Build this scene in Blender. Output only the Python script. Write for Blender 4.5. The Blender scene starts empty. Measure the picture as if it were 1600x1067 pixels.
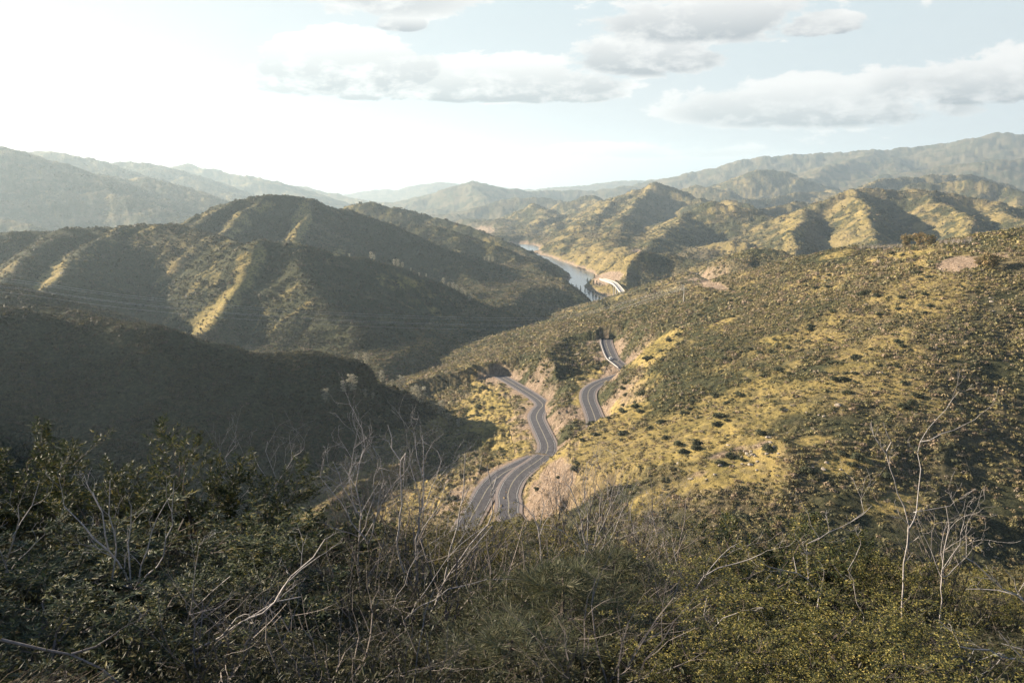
import bpy, math, time
import numpy as np
T0 = time.time()
R = math.radians
SC = bpy.context.scene
COL = SC.collection

# ------------------------------------------------------------------ camera
FPX, CX, CY, HZ = 1244.0, 800.0, 533.5, 285.0
PITCH = math.atan((CY - HZ) / FPX)
cam_d = bpy.data.cameras.new("camera")
cam = bpy.data.objects.new("camera", cam_d)
COL.objects.link(cam)
cam.location = (0, 0, 0)
cam.rotation_euler = (R(90) - PITCH, 0, 0)
cam_d.sensor_width = 36.0
cam_d.lens = 36.0 * FPX / 1600.0
cam_d.clip_start = 0.2
cam_d.clip_end = 60000
SC.camera = cam

# ------------------------------------------------------------------ light
SUN_AZ, SUN_EL = 67.0, 17.5            # degrees left of the view axis (+Y), and height
SC.view_settings.view_transform = 'Standard'
SC.view_settings.look = 'None'
SC.view_settings.exposure = 1.9
SC.view_settings.gamma = 1.0
sl = bpy.data.lights.new("sun", 'SUN')
sl.energy = 5.0
sl.angle = R(0.5)
sl.color = (1.0, 0.85, 0.66)
so = bpy.data.objects.new("sun", sl)
COL.objects.link(so)
SX, SY, SZ = -math.sin(R(SUN_AZ)) * math.cos(R(SUN_EL)), math.cos(R(SUN_AZ)) * math.cos(R(SUN_EL)), math.sin(R(SUN_EL))
from mathutils import Vector
so.rotation_euler = Vector((SX, SY, SZ)).to_track_quat('Z', 'Y').to_euler()
so.location = (0, 0, 300)

W = bpy.data.worlds.new("World")
SC.world = W
W.use_nodes = True
wn, wl = W.node_tree.nodes, W.node_tree.links
wn.clear()

def nd(nodes, t, **kw):
    n = nodes.new(t)
    for k, v in kw.items():
        if k.startswith('i_'):
            n.inputs[int(k[2:])].default_value = v
        else:
            setattr(n, k, v)
    return n

def mth(nodes, links, op, a, b=None, c=None, clamp=False):
    n = nodes.new('ShaderNodeMath'); n.operation = op; n.use_clamp = clamp
    for i, v in enumerate((a, b, c)):
        if v is None: continue
        if isinstance(v, (int, float)): n.inputs[i].default_value = v
        else: links.new(v, n.inputs[i])
    return n.outputs[0]

def mixc(nodes, links, fac, a, b, blend='MIX'):
    n = nodes.new('ShaderNodeMix'); n.data_type = 'RGBA'; n.blend_type = blend
    for i, v in ((0, fac), (6, a), (7, b)):
        if isinstance(v, (int, float)): n.inputs[i].default_value = v
        elif isinstance(v, tuple): n.inputs[i].default_value = (*v, 1.0) if len(v) == 3 else v
        else: links.new(v, n.inputs[i])
    return n.outputs[2]

def ramp(nodes, links, fac, stops):
    n = nodes.new('ShaderNodeValToRGB')
    e = n.color_ramp.elements
    while len(e) < len(stops): e.new(0.5)
    for k, (p, c) in enumerate(stops):
        e[k].position = p
        e[k].color = (c, c, c, 1) if isinstance(c, (int, float)) else (*c, 1)
    links.new(fac, n.inputs[0])
    return n.outputs[0]

def build_world():
    sky = nd(wn, 'ShaderNodeTexSky', sky_type='NISHITA', sun_disc=False)
    sky.sun_elevation = R(SUN_EL)
    sky.sun_rotation = R(-SUN_AZ)
    sky.altitude = 600
    sky.air_density = 1.0; sky.dust_density = 1.2; sky.ozone_density = 1.0
    tc = nd(wn, 'ShaderNodeTexCoord')
    sep = nd(wn, 'ShaderNodeSeparateXYZ')
    wl.new(tc.outputs['Generated'], sep.inputs[0])
    x, y, z = sep.outputs
    az = mth(wn, wl, 'ARCTAN2', x, y)               # 0 ahead (+Y), right positive
    el = mth(wn, wl, 'ARCSINE', z)
    comb = nd(wn, 'ShaderNodeCombineXYZ')
    wl.new(az, comb.inputs[0]); wl.new(mth(wn, wl, 'MULTIPLY', el, 2.1), comb.inputs[1])
    def noise(scale, detail, rough, off=0.0, dist=0.0):
        mp = nd(wn, 'ShaderNodeMapping'); mp.inputs['Location'].default_value = (off, off * .7, 0)
        wl.new(comb.outputs[0], mp.inputs[0])
        n = nd(wn, 'ShaderNodeTexNoise'); n.inputs['Scale'].default_value = scale
        n.inputs['Detail'].default_value = detail; n.inputs['Roughness'].default_value = rough
        n.inputs['Distortion'].default_value = dist
        wl.new(mp.outputs[0], n.inputs['Vector'])
        return n.outputs['Fac']
    n1 = noise(13, 12, 0.66, 3.1, 0.2)
    n2 = noise(5, 4, 0.5, 8.4)
    n3 = noise(26, 9, 0.62, 1.4, 0.2)
    # cloud banks: (azimuth deg, elevation deg, half width, half height, strength, base shade)
    banks = CLOUDS
    dens = None; grey = None
    for (a0, e0, wa, we, st, sh) in banks:
        da = mth(wn, wl, 'MULTIPLY', mth(wn, wl, 'SUBTRACT', az, R(a0)), 1 / R(wa))
        de = mth(wn, wl, 'MULTIPLY', mth(wn, wl, 'SUBTRACT', el, R(e0)), 1 / R(we))
        # flat base: below centre falls off faster
        de2 = mth(wn, wl, 'MINIMUM', de, mth(wn, wl, 'MULTIPLY', de, 1.9))
        r2 = mth(wn, wl, 'ADD', mth(wn, wl, 'MULTIPLY', da, da), mth(wn, wl, 'MULTIPLY', de2, de2))
        m = mth(wn, wl, 'MULTIPLY', mth(wn, wl, 'SUBTRACT', 1.0, r2), st)
        m = mth(wn, wl, 'MAXIMUM', m, -0.6)
        dens = m if dens is None else mth(wn, wl, 'MAXIMUM', dens, m)
        # bright crowns, grey flat bases
        g = mth(wn, wl, 'MULTIPLY', mth(wn, wl, 'MULTIPLY_ADD', de, -.85, .62, clamp=True), mth(wn, wl, 'MULTIPLY_ADD', m, 2.6 * sh, .55 * sh, clamp=True))
        grey = g if grey is None else mth(wn, wl, 'MAXIMUM', grey, g)
    nn = mth(wn, wl, 'ADD', mth(wn, wl, 'MULTIPLY', mth(wn, wl, 'SUBTRACT', n1, 0.5), 4.0),
             mth(wn, wl, 'MULTIPLY', mth(wn, wl, 'SUBTRACT', n2, 0.5), 1.2))
    d = mth(wn, wl, 'ADD', dens, nn)
    cov = ramp(wn, wl, d, [(0.0, 0.0), (0.10, 0.5), (0.26, 1.0)])
    gg = mth(wn, wl, 'MULTIPLY', grey, mth(wn, wl, 'MULTIPLY_ADD', mth(wn, wl, 'SUBTRACT', mth(wn, wl, 'ADD', n3, n1), 0.95), 3.4, 0.75, clamp=True), clamp=True)
    ccol = mixc(wn, wl, gg, CLOUD_LIT, CLOUD_DARK)
    # thin veil whitening the sky toward the horizon and the sun side
    veil = mth(wn, wl, 'MULTIPLY_ADD', el, -1.9, 0.72, clamp=True)
    side = mth(wn, wl, 'MULTIPLY_ADD', az, -1.15, 0.30, clamp=True)
    low = mth(wn, wl, 'MULTIPLY_ADD', el, -3.2, 1.95, clamp=True)       # 1 near the horizon, 0 above ~35 degrees
    side = mth(wn, wl, 'MULTIPLY', side, low)
    veil = mth(wn, wl, 'MAXIMUM', veil, side)
    veil = mth(wn, wl, 'MULTIPLY', veil, mth(wn, wl, 'MULTIPLY_ADD', n2, 0.6, 0.62, clamp=True), clamp=True)
    base = mixc(wn, wl, 1.0, mixc(wn, wl, 1.0, sky.outputs[0], mixc(wn, wl, low, SKY_HIGH, SKY_TINT), 'MULTIPLY'), SKY_MAX, 'DARKEN')
    base = mixc(wn, wl, veil, base, VEIL)
    col = mixc(wn, wl, cov, base, ccol)
    bg = nd(wn, 'ShaderNodeBackground')
    bg.inputs['Strength'].default_value = 0.0455
    wl.new(col, bg.inputs['Color'])
    out = nd(wn, 'ShaderNodeOutputWorld')
    wl.new(bg.outputs[0], out.inputs['Surface'])

CLOUDS = [
 (-5.5, 6.5, 13.0, 2.2, 1.5, 1.35), (-11.0, 7.4, 6.0, 2.8, 1.5, 1.35), (3.2, 6.0, 4.5, 1.4, 1.0, 1.1),
 (9.5, 8.2, 5.5, 2.4, 1.1, 0.6), (13.0, 10.2, 8.0, 2.6, 1.0, 0.5), (20.0, 9.6, 3.0, 1.1, 1.2, .9),
 (20.0, 13.2, 6.0, 1.8, 1.2, 0.7), (20.5, 4.6, 10.0, 2.3, 1.1, 0.62), (29.5, 5.6, 6.5, 2.2, 1.1, 0.62),
 (-8.5, 12.0, 7.0, 2.6, 0.8, 0.35), (-7.5, 10.3, 1.8, 0.9, 1.2, 1.0),
 (-31.6, 11.0, 2.6, 0.7, 1.3, 0.9), (-18.0, 2.6, 3.0, 0.6, 1.0, 0.5), (9, 1.9, 9, 0.8, .8, .35),
]
CLOUD_LIT = (5.7, 5.65, 5.55)
CLOUD_DARK = (2.1, 2.35, 2.6)
VEIL = (4.4, 4.5, 4.6)
SKY_TINT = (2.0, 2.0, 2.0)
SKY_HIGH = (.5, .75, 1.1)
SKY_MAX = (3.7, 4.5, 4.85)
build_world()

# ------------------------------------------------------------------ pixel -> place (to lay out the land)
cp, sp_ = math.cos(PITCH), math.sin(PITCH)
def ray(px, py):
    u, v = px - CX, CY - py
    return (u, FPX * cp + v * sp_, -FPX * sp_ + v * cp)
def PY(px, py, Y):
    d = ray(px, py); s = Y / d[1]
    return (d[0] * s, Y, d[2] * s)
def PZ(px, py, z):
    d = ray(px, py); s = z / d[2]
    return (d[0] * s, d[1] * s, z)
def proj(p):
    x, y, z = p
    f = y * cp - z * sp_; u = y * sp_ + z * cp
    return (CX + FPX * x / f, CY - FPX * u / f)

# ------------------------------------------------------------------ noise
_rng = np.random.RandomState(7)
_perm = _rng.permutation(256).astype(np.int32); _perm = np.concatenate([_perm, _perm])
_ga = _rng.rand(256) * 2 * np.pi
_gx, _gy = np.cos(_ga).astype(np.float32), np.sin(_ga).astype(np.float32)
def perlin(x, y):
    xi = np.floor(x); yi = np.floor(y)
    fx = (x - xi).astype(np.float32); fy = (y - yi).astype(np.float32)
    xi = xi.astype(np.int64) & 255; yi = yi.astype(np.int64) & 255
    u = fx * fx * fx * (fx * (fx * 6 - 15) + 10); v = fy * fy * fy * (fy * (fy * 6 - 15) + 10)
    def g(ix, iy, dx, dy):
        h = _perm[_perm[ix & 255] + (iy & 255)]
        return _gx[h] * dx + _gy[h] * dy
    a = g(xi, yi, fx, fy); b = g(xi + 1, yi, fx - 1, fy)
    c = g(xi, yi + 1, fx, fy - 1); d = g(xi + 1, yi + 1, fx - 1, fy - 1)
    return ((a + u * (b - a)) + v * ((c + u * (d - c)) - (a + u * (b - a)))) * 1.5
def fbm(x, y, s, octv=4, gain=0.5, off=0.0):
    r = 0; a = 1.0; f = 1.0 / s
    for k in range(octv):
        r = r + a * perlin(x * f + off + 17.3 * k, y * f - off + 9.1 * k); a *= gain; f *= 2.03
    return r
def ridged(x, y, s, octv=4, gain=0.5, off=0.0):
    r = 0; a = 1.0; f = 1.0 / s
    for k in range(octv):
        r = r + a * (1 - 2 * np.abs(perlin(x * f + off + 7.7 * k, y * f + off - 3.1 * k))); a *= gain; f *= 2.07
    return r
def sstep(a, b, x):
    t = np.clip((x - a) / (b - a), 0, 1); return t * t * (3 - 2 * t)
def smax(a, b, k):
    h = np.maximum(k - np.abs(a - b), 0) / k
    return np.maximum(a, b) + h * h * k * 0.25

# ------------------------------------------------------------------ ridges
# (group, slope, round radius, gully size, [(px, py, Y) ...])
_sc, _ss = math.sin(R(SUN_AZ)), math.cos(R(SUN_AZ))
def ST(t, s, z):        # t along the light (left to right), s across it
    return ('w', _sc * t + _ss * s, -_ss * t + _sc * s, z)
MZ = 490
RIDGES = [
 # the hill the viewer stands on, and an added unseen peak far left, shaped to block low sun
 ('near', .53, 15, 0, [('w', -160, -60, 6), ('w', -60, -16, -1.5), ('w', -8, -5, -1.9), ('w', 30, -9, -3), ('w', 110, -30, -12), ('w', 300, -90, -20), ('w', 520, -60, 10)]),
 ('near', 1.2, 20, 8, [ST(-1600, -400, 440), ST(-1600, -100, MZ), ST(-1600, 12, MZ), ST(-1600, 18, MZ - 8)]),
 # A: dark ridge across the near left
 ('left', .56, 9, 3, [(-260, 455, 400), (-120, 470, 410), (0, 484, 420), (50, 495, 425), (110, 506, 430), (180, 507, 430), (225, 508, 430), (270, 521, 440), (320, 536, 440), (360, 546, 440), (405, 553, 445), (450, 551, 450), (490, 551, 455), (530, 566, 460), (560, 584, 460), (600, 607, 455), (640, 634, 450), (680, 655, 440), (710, 680, 425), (745, 705, 405)]),
 ('left', .5, 8, 4, [(-60, 480, 500), (20, 486, 500), (60, 481, 500), (110, 490, 495), (160, 503, 480), (200, 515, 470)]),
 ('left', .5, 10, 5, [(-150, 415, 640), (0, 444, 620), (60, 461, 610), (130, 492, 600), (165, 506, 590)]),
 # B: big hill with the bright spur
 ('left', .58, 14, 8, [(-250, 350, 1000), (-60, 363, 1010), (0, 366, 1020), (60, 363, 1030), (120, 359, 1040), (180, 356, 1050), (230, 351, 1050), (270, 353, 1040), (320, 366, 1015), (355, 378, 980), (388, 386, 945), (410, 378, 930), (440, 381, 935), (500, 393, 950), (560, 406, 970), (600, 414, 985), (650, 431, 1000), (700, 455, 1010), (750, 481, 1010), (800, 501, 990), (840, 520, 960)]),
 ('left', .72, 5, 3, [(410, 380, 930), (398, 403, 895), (388, 430, 860), (370, 462, 815), (348, 492, 770), (323, 520, 725), (298, 545, 680)]),
 ('left', .6, 5, 4, [(190, 357, 1050), (145, 383, 960), (108, 412, 870), (78, 440, 790), (60, 456, 745)]),
 ('left', .6, 5, 4, [(110, 361, 1040), (65, 385, 940), (30, 410, 850), (-5, 440, 770)]),
 ('left', .55, 8, 6, [(560, 407, 970), (560, 440, 900), (590, 480, 830), (640, 520, 770)]),
 ('left', .55, 8, 6, [(460, 385, 940), (470, 420, 870), (500, 470, 790), (560, 520, 720)]),
 # C: hill behind B running down to the water
 ('left', .57, 14, 12, [(240, 372, 1300), (285, 352, 1320), (310, 337, 1340), (350, 321, 1360), (400, 309, 1380), (440, 306, 1400), (475, 311, 1410), (500, 323, 1420), (530, 326, 1430), (560, 339, 1440), (600, 354, 1445), (650, 374, 1440), (700, 394, 1425), (760, 411, 1400), (820, 427, 1360), (870, 440, 1320), (905, 452, 1280), (930, 469, 1230), (946, 484, 1190)]),
 ('left', .62, 5, 5, [(490, 318, 1415), (482, 335, 1350), (468, 360, 1250), (455, 378, 1180)]),
 ('left', .62, 5, 5, [(420, 308, 1385), (385, 330, 1300), (350, 360, 1220), (330, 372, 1180)]),
 ('left', .62, 5, 5, [(370, 316, 1365), (335, 335, 1290), (305, 350, 1240)]),
 ('left', .55, 7, 6, [(560, 340, 1440), (545, 380, 1300), (530, 398, 1200), (560, 420, 1120)]),
 ('left', .5, 8, 8, [(600, 354, 1445), (660, 390, 1330), (700, 402, 1290), (740, 440, 1200), (800, 480, 1110)]),
 ('left', .5, 8, 8, [(760, 411, 1400), (800, 440, 1290), (850, 475, 1180), (890, 500, 1090)]),
 ('left', .5, 12, 8, [(600, 350, 1700), (640, 352, 1680), (690, 356, 1650), (720, 366, 1620), (770, 385, 1580), (830, 412, 1500), (870, 434, 1420)]),
 ('left', .5, 12, 12, [(520, 332, 2050), (550, 322, 2050), (578, 318, 2040), (605, 324, 2020), (660, 337, 1980), (720, 351, 1920), (770, 368, 1850), (800, 384, 1790), (850, 407, 1700), (875, 420, 1660), (889, 431, 1630)]),
 # hazy hills on the far left
 ('far', .42, 30, 26, [(-300, 165, 2100), (-150, 195, 2100), (-40, 219, 2100), (0, 229, 2100), (45, 245, 2080), (95, 268, 2050), (150, 284, 2000), (185, 310, 1950)]),
 ('far', .4, 30, 26, [(0, 232, 2900), (45, 238, 2900), (90, 238, 2880), (110, 242, 2850), (150, 256, 2800), (190, 276, 2700)]),
 ('far', .4, 26, 30, [(140, 262, 3400), (170, 256, 3400), (205, 254, 3380), (235, 257, 3350), (255, 268, 3300), (290, 282, 3200), (340, 296, 3100), (390, 314, 3000)]),
 ('far', .42, 20, 16, [(150, 300, 2300), (190, 284, 2300), (222, 279, 2300), (255, 287, 2280), (290, 303, 2250), (345, 326, 2150)]),
 ('far', .42, 16, 14, [(110, 316, 1900), (140, 308, 1900), (180, 307, 1900), (215, 313, 1880), (250, 326, 1850), (290, 347, 1800)]),
 ('far', .42, 10, 10, [(-120, 352, 1500), (-30, 345, 1500), (10, 348, 1480), (45, 357, 1450)]),
 ('far', .42, 16, 14, [(230, 296, 2250), (262, 297, 2230), (300, 308, 2200), (340, 322, 2150), (370, 334, 2100)]),
 ('far', .36, 26, 34, [(230, 275, 4300), (262, 263, 4300), (290, 258, 4300), (320, 263, 4250), (350, 271, 4200), (365, 274, 4200), (405, 278, 4100), (440, 295, 4000), (480, 308, 3800)]),
 ('far', .36, 26, 34, [(430, 300, 5200), (462, 291, 5200), (490, 299, 5100), (540, 305, 5000), (580, 318, 4700), (620, 327, 4500)]),
 # the farthest mountains
 ('mountain', .3, 40, 70, [(520, 312, 9000), (560, 299, 9000), (605, 296, 9000), (630, 298, 9000), (655, 290, 9000), (690, 286, 9000), (715, 289, 9200), (750, 288, 9500), (800, 296, 9500), (835, 298, 9300), (860, 294, 9000), (900, 290, 9000), (960, 284, 9000), (1040, 280, 9000), (1100, 270, 9000)]),
 ('mountain', .34, 30, 50, [(640, 333, 5200), (665, 322, 5400), (700, 302, 5600), (722, 289, 5700), (738, 285, 5700), (760, 291, 5700), (790, 298, 5800), (830, 301, 5900), (870, 299, 6000), (930, 298, 6000), (975, 290, 6000), (1030, 292, 6000)]),
 ('mountain', .4, 20, 30, [(738, 287, 5700), (760, 320, 4900), (730, 345, 4300)]),
 ('mountain', .4, 20, 30, [(800, 299, 5800), (830, 330, 4800), (780, 350, 4200), (760, 360, 3700)]),
 ('mountain', .36, 40, 22, [(960, 302, 6500), (1000, 289, 6500), (1040, 281, 6500), (1075, 276, 6500), (1090, 271, 6500), (1108, 263, 6500), (1130, 262, 6500), (1165, 248, 6500), (1220, 245, 6500), (1290, 242, 6500), (1380, 237, 6400), (1440, 231, 6400), (1500, 222, 6300), (1530, 214, 6200), (1560, 210, 6200), (1620, 211, 6200), (1700, 200, 6200), (1900, 190, 6200)]),
 ('mountain', .36, 30, 40, [(1370, 238, 6400), (1340, 248, 5900), (1300, 260, 5500), (1262, 280, 5000)]),
 ('mountain', .33, 30, 40, [(1380, 275, 5000), (1440, 266, 5000), (1500, 258, 5000), (1560, 251, 4900), (1640, 246, 4900), (1760, 238, 4900)]),
 ('mountain', .36, 26, 30, [(1395, 250, 6000), (1400, 275, 5300), (1380, 290, 4700)]),
 ('mountain', .36, 20, 24, [(540, 326, 5300), (575, 318, 5300), (620, 322, 5200), (680, 328, 5000)]),
 ('mountain', .38, 16, 24, [(745, 326, 4300), (790, 312, 4400), (830, 309, 4400), (880, 316, 4300)]),
 ('mountain', .38, 16, 20, [(620, 346, 4100), (665, 338, 4100), (710, 337, 4000), (760, 346, 3800)]),
 ('mountain', .42, 10, 16, [(690, 356, 3300), (740, 344, 3300), (775, 346, 3200), (810, 358, 2900), (835, 372, 2600)]),
 ('mountain', .42, 10, 14, [(775, 346, 3200), (790, 364, 2700), (775, 378, 2450)]),
 # hills across the water
 ('far', .42, 18, 24, [(1075, 312, 4400), (1110, 302, 4400), (1150, 281, 4400), (1187, 267, 4400), (1220, 268, 4400), (1260, 281, 4350), (1300, 297, 4200), (1320, 305, 4000)]),
 ('far', .42, 14, 16, [(1050, 300, 4000), (1080, 291, 4000), (1110, 293, 3900), (1130, 302, 3800)]),
 ('far', .42, 14, 16, [(1130, 318, 3400), (1160, 314, 3400), (1200, 312, 3500), (1260, 300, 3600), (1300, 303, 3600), (1340, 315, 3400)]),
 ('far', .45, 10, 16, [(880, 330, 3600), (905, 309, 3600), (925, 307, 3600), (950, 318, 3400)]),
 ('far', .45, 10, 16, [(820, 345, 3400), (835, 320, 3300), (850, 330, 3100), (845, 352, 2800)]),
 ('far', .46, 12, 18, [(905, 345, 3100), (950, 318, 3050), (985, 298, 3000), (1015, 290, 3000), (1030, 290, 3000), (1050, 300, 2950), (1085, 312, 2850), (1110, 318, 2800)]),
 ('far', .5, 8, 12, [(1018, 291, 3000), (1002, 312, 2750), (992, 324, 2600), (975, 345, 2350), (968, 368, 2050), (962, 384, 1850), (985, 391, 1700)]),
 ('far', .5, 8, 12, [(985, 300, 3000), (950, 325, 2700), (915, 345, 2450), (900, 365, 2200), (885, 385, 2050), (868, 402, 1980)]),
 ('far', .5, 8, 10, [(930, 345, 2450), (925, 365, 2200), (915, 388, 1990), (905, 407, 1840)]),
 ('far', .5, 8, 10, [(985, 330, 2500), (955, 360, 2200), (945, 385, 1950), (935, 410, 1720), (928, 424, 1640)]),
 ('far', .46, 8, 12, [(860, 342, 3000), (835, 352, 2800), (815, 370, 2500), (800, 385, 2350)]),
 ('far', .46, 8, 12, [(905, 345, 3000), (870, 352, 2700), (850, 375, 2400), (830, 392, 2200)]),
 ('far', .48, 12, 14, [(1062, 330, 2700), (1095, 316, 2650), (1125, 313, 2600), (1160, 320, 2500), (1185, 335, 2400)]),
 ('far', .48, 12, 14, [(1040, 360, 2300), (1080, 336, 2250), (1120, 318, 2250), (1150, 322, 2200), (1190, 338, 2150)]),
 ('far', .5, 8, 10, [(1080, 336, 2250), (1050, 355, 2050), (1025, 375, 1900), (1010, 388, 1750)]),
 ('far', .46, 10, 14, [(1150, 340, 2500), (1200, 325, 2500), (1240, 318, 2550), (1290, 322, 2500)]),
 ('far', .46, 10, 12, [(1130, 365, 2100), (1175, 350, 2100), (1230, 345, 2100), (1260, 350, 2050)]),
 ('far', .5, 9, 10, [(1090, 398, 1800), (1120, 382, 1800), (1150, 376, 1780), (1170, 382, 1750), (1185, 395, 1700)]),
 ('far', .5, 12, 14, [(1195, 372, 1900), (1225, 350, 1980), (1262, 328, 2050), (1300, 309, 2100), (1340, 299, 2120), (1400, 299, 2120), (1450, 301, 2100), (1500, 305, 2080), (1550, 318, 2040), (1580, 326, 2000), (1660, 332, 1950), (1760, 330, 1900)]),
 ('far', .6, 8, 6, [(1262, 329, 2050), (1245, 350, 1850), (1236, 375, 1650), (1240, 400, 1500)]),
 ('far', .6, 8, 6, [(1335, 301, 2120), (1352, 325, 1900), (1362, 350, 1700), (1368, 378, 1520)]),
 ('far', .6, 8, 6, [(1450, 303, 2100), (1490, 325, 1900), (1512, 345, 1750), (1520, 370, 1600)]),
 ('far', .5, 8, 6, [(1560, 322, 2030), (1585, 340, 1800), (1600, 352, 1650)]),
 ('far', .45, 10, 10, [(1430, 290, 3000), (1480, 283, 3000), (1540, 286, 2900), (1600, 300, 2800), (1700, 300, 2800)]),
 ('far', .45, 10, 14, [(1345, 292, 3300), (1380, 283, 3400), (1440, 276, 3500), (1520, 275, 3500)]),
 ('far', .55, 7, 8, [(968, 425, 1380), (978, 408, 1420), (1002, 392, 1450), (1030, 397, 1450), (1075, 406, 1420), (1110, 416, 1350)]),
 ('far', .5, 7, 8, [(1100, 412, 1500), (1130, 400, 1450), (1160, 392, 1430), (1200, 395, 1420)]),
 ('far', 1.0, 3, 3, [(928, 437, 1420), (940, 436, 1390), (955, 439, 1350), (963, 443, 1330)]),
 ('far', 1.0, 3, 2, [(968, 425, 1390), (966, 434, 1350)]),
 ('far', .35, 3, 1, [(905, 452, 1400), (925, 453, 1370), (945, 457, 1320), (960, 459, 1280), (985, 461, 1250)]),
 # R2, R3: shoulders beyond the main slope on the right
 ('right', .42, 8, 3, [(795, 588, 672), (800, 582, 680), (830, 553, 745), (860, 529, 800), (900, 505, 860), (950, 483, 920), (985, 467, 970), (1015, 452, 1000), (1040, 442, 1010), (1068, 436, 1000), (1100, 434, 960)]),
 ('right', .42, 8, 2, [(1120, 428, 960), (1145, 405, 990), (1180, 391, 1000), (1215, 393, 990), (1240, 405, 950), (1260, 418, 900)]),
 ('right', .38, 10, 2, [(1068, 437, 1000), (1110, 447, 900), (1140, 455, 830)]),
 # R: the sunlit slope
 ('right', .36, 14, 3, [(770, 604, 575), (800, 583, 610), (850, 563, 630), (900, 545, 640), (945, 523, 655), (985, 505, 680), (1040, 481, 710), (1085, 466, 740), (1130, 451, 750), (1180, 431, 745), (1230, 412, 725), (1280, 400, 690), (1330, 390, 660), (1400, 386, 620), (1450, 384, 580), (1500, 378, 540), (1560, 371, 500), (1620, 362, 470), (1760, 345, 420), (1950, 330, 380)]),
 ('right', .36, 8, 2, [(1500, 380, 540), (1400, 440, 470), (1300, 500, 420), (1200, 560, 385), (1100, 606, 365), (1030, 645, 350), (965, 682, 338), (920, 700, 330), (885, 722, 322)]),
 ('right', .36, 7, 2, [(1330, 392, 655), (1250, 450, 590), (1150, 505, 540), (1060, 545, 510), (1005, 575, 490), (960, 597, 452)]),
 ('right', .33, 26, 2, [(1620, 364, 470), (1560, 430, 400), (1480, 520, 330), (1380, 620, 270), (1290, 690, 240), (1200, 740, 235), (1080, 780, 240)]),
 ('right', .4, 6, 2, [(945, 524, 650), (905, 570, 560), (880, 610, 500), (868, 640, 440), (872, 680, 385)]),
]
# valley floors: (points (x, y, z), half width, rise)
def PW(px, py, z): return PZ(px, py, z)
VALLEYS = [
 ([PW(975, 470, -197), PW(945, 466, -197), PW(918, 445, -199), PW(900, 430, -200), PW(875, 413, -200), PW(850, 402, -200), PW(838, 396, -198), PW(800, 385, -196)], 22, .5),
 ([(-6, 250, -152), (-20, 330, -158), (-38, 420, -164), (-46, 500, -170), (-34, 620, -177), (10, 800, -184), (70, 1000, -190), (120, 1130, -196)], 4, .4),
]
CAP = -150.0
ROADW = 3.9
def zpts(lst): return [PZ(*p) for p in lst]
ROADS = {
 'lower': zpts([(860, 860, -118), (800, 812, -118), (795, 785, -119), (794, 770, -120), (803, 750, -121), (819, 734, -122), (838, 721, -123), (852, 709, -124), (856, 696, -125), (850, 680, -126), (842, 663, -127), (838, 651, -128.5), (842, 641, -130), (848, 633, -131), (842, 625, -132.5), (828, 615, -134.5), (808, 603, -136.5), (793, 594, -138), (784, 589, -139), (779, 587, -139.3)]),
 'branch': zpts([(700, 870, -126), (735, 810, -126), (752, 780, -125.5), (764, 760, -125), (785, 740, -124.2), (812, 726, -123.4), (838, 714, -123.6)]),
 'upper': zpts([(932, 700, -118.5), (931, 683, -119), (931, 659, -120), (925, 640, -120.5), (919, 624, -121), (920, 611, -121.3), (929, 602, -121.6), (944, 595, -122), (962, 589, -122), (980, 583, -122), (978, 577, -122), (968, 569, -122), (958, 561, -122), (953, 552, -122), (949, 542, -122), (947, 535, -122), (947, 530, -122)]),
 'high': zpts([(1180, 460, -118), (1150, 453, -119), (1129, 447, -120), (1110, 443, -121), (1092, 437, -122), (1082, 431.5, -123), (1084, 427, -124)]),
}
def catmull(P, n=8):
    P = np.array(P, float); Q = np.vstack([2 * P[0] - P[1], P, 2 * P[-1] - P[-2]]); out = []
    for i in range(1, len(Q) - 2):
        for k in range(n):
            t = k / n
            out.append(0.5 * ((2 * Q[i]) + (-Q[i-1] + Q[i+1]) * t + (2*Q[i-1] - 5*Q[i] + 4*Q[i+1] - Q[i+2]) * t*t + (-Q[i-1] + 3*Q[i] - 3*Q[i+1] + Q[i+2]) * t**3))
    out.append(Q[-2]); return np.array(out)
ROADS = {k: catmull(v) for k, v in ROADS.items()}

def poly_near(x, y, P):
    """distance to polyline, height there, arc length there"""
    best = np.full(x.shape, 1e12, np.float32); hz = np.zeros_like(best); tt = np.zeros_like(best); acc = 0.0
    for a, b in zip(P[:-1], P[1:]):
        dx, dy = b[0] - a[0], b[1] - a[1]; L2 = dx * dx + dy * dy + 1e-9; L = math.sqrt(L2)
        t = np.clip(((x - a[0]) * dx + (y - a[1]) * dy) / L2, 0, 1)
        d = (x - a[0] - t * dx) ** 2 + (y - a[1] - t * dy) ** 2
        m = d < best
        best = np.where(m, d, best); hz = np.where(m, a[2] + t * (b[2] - a[2]), hz); tt = np.where(m, acc + t * L, tt)
        acc += L
    return np.sqrt(best), hz, tt

def stretch(g, px, py, Y):
    if g not in ('far', 'mountain'): return Y
    if px < 640 and g == 'far': return Y * 1.55
    k_ = 1.45 if g == 'far' else 1.4
    return Y if Y < 1900 else 1900 + (Y - 1900) * k_

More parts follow.
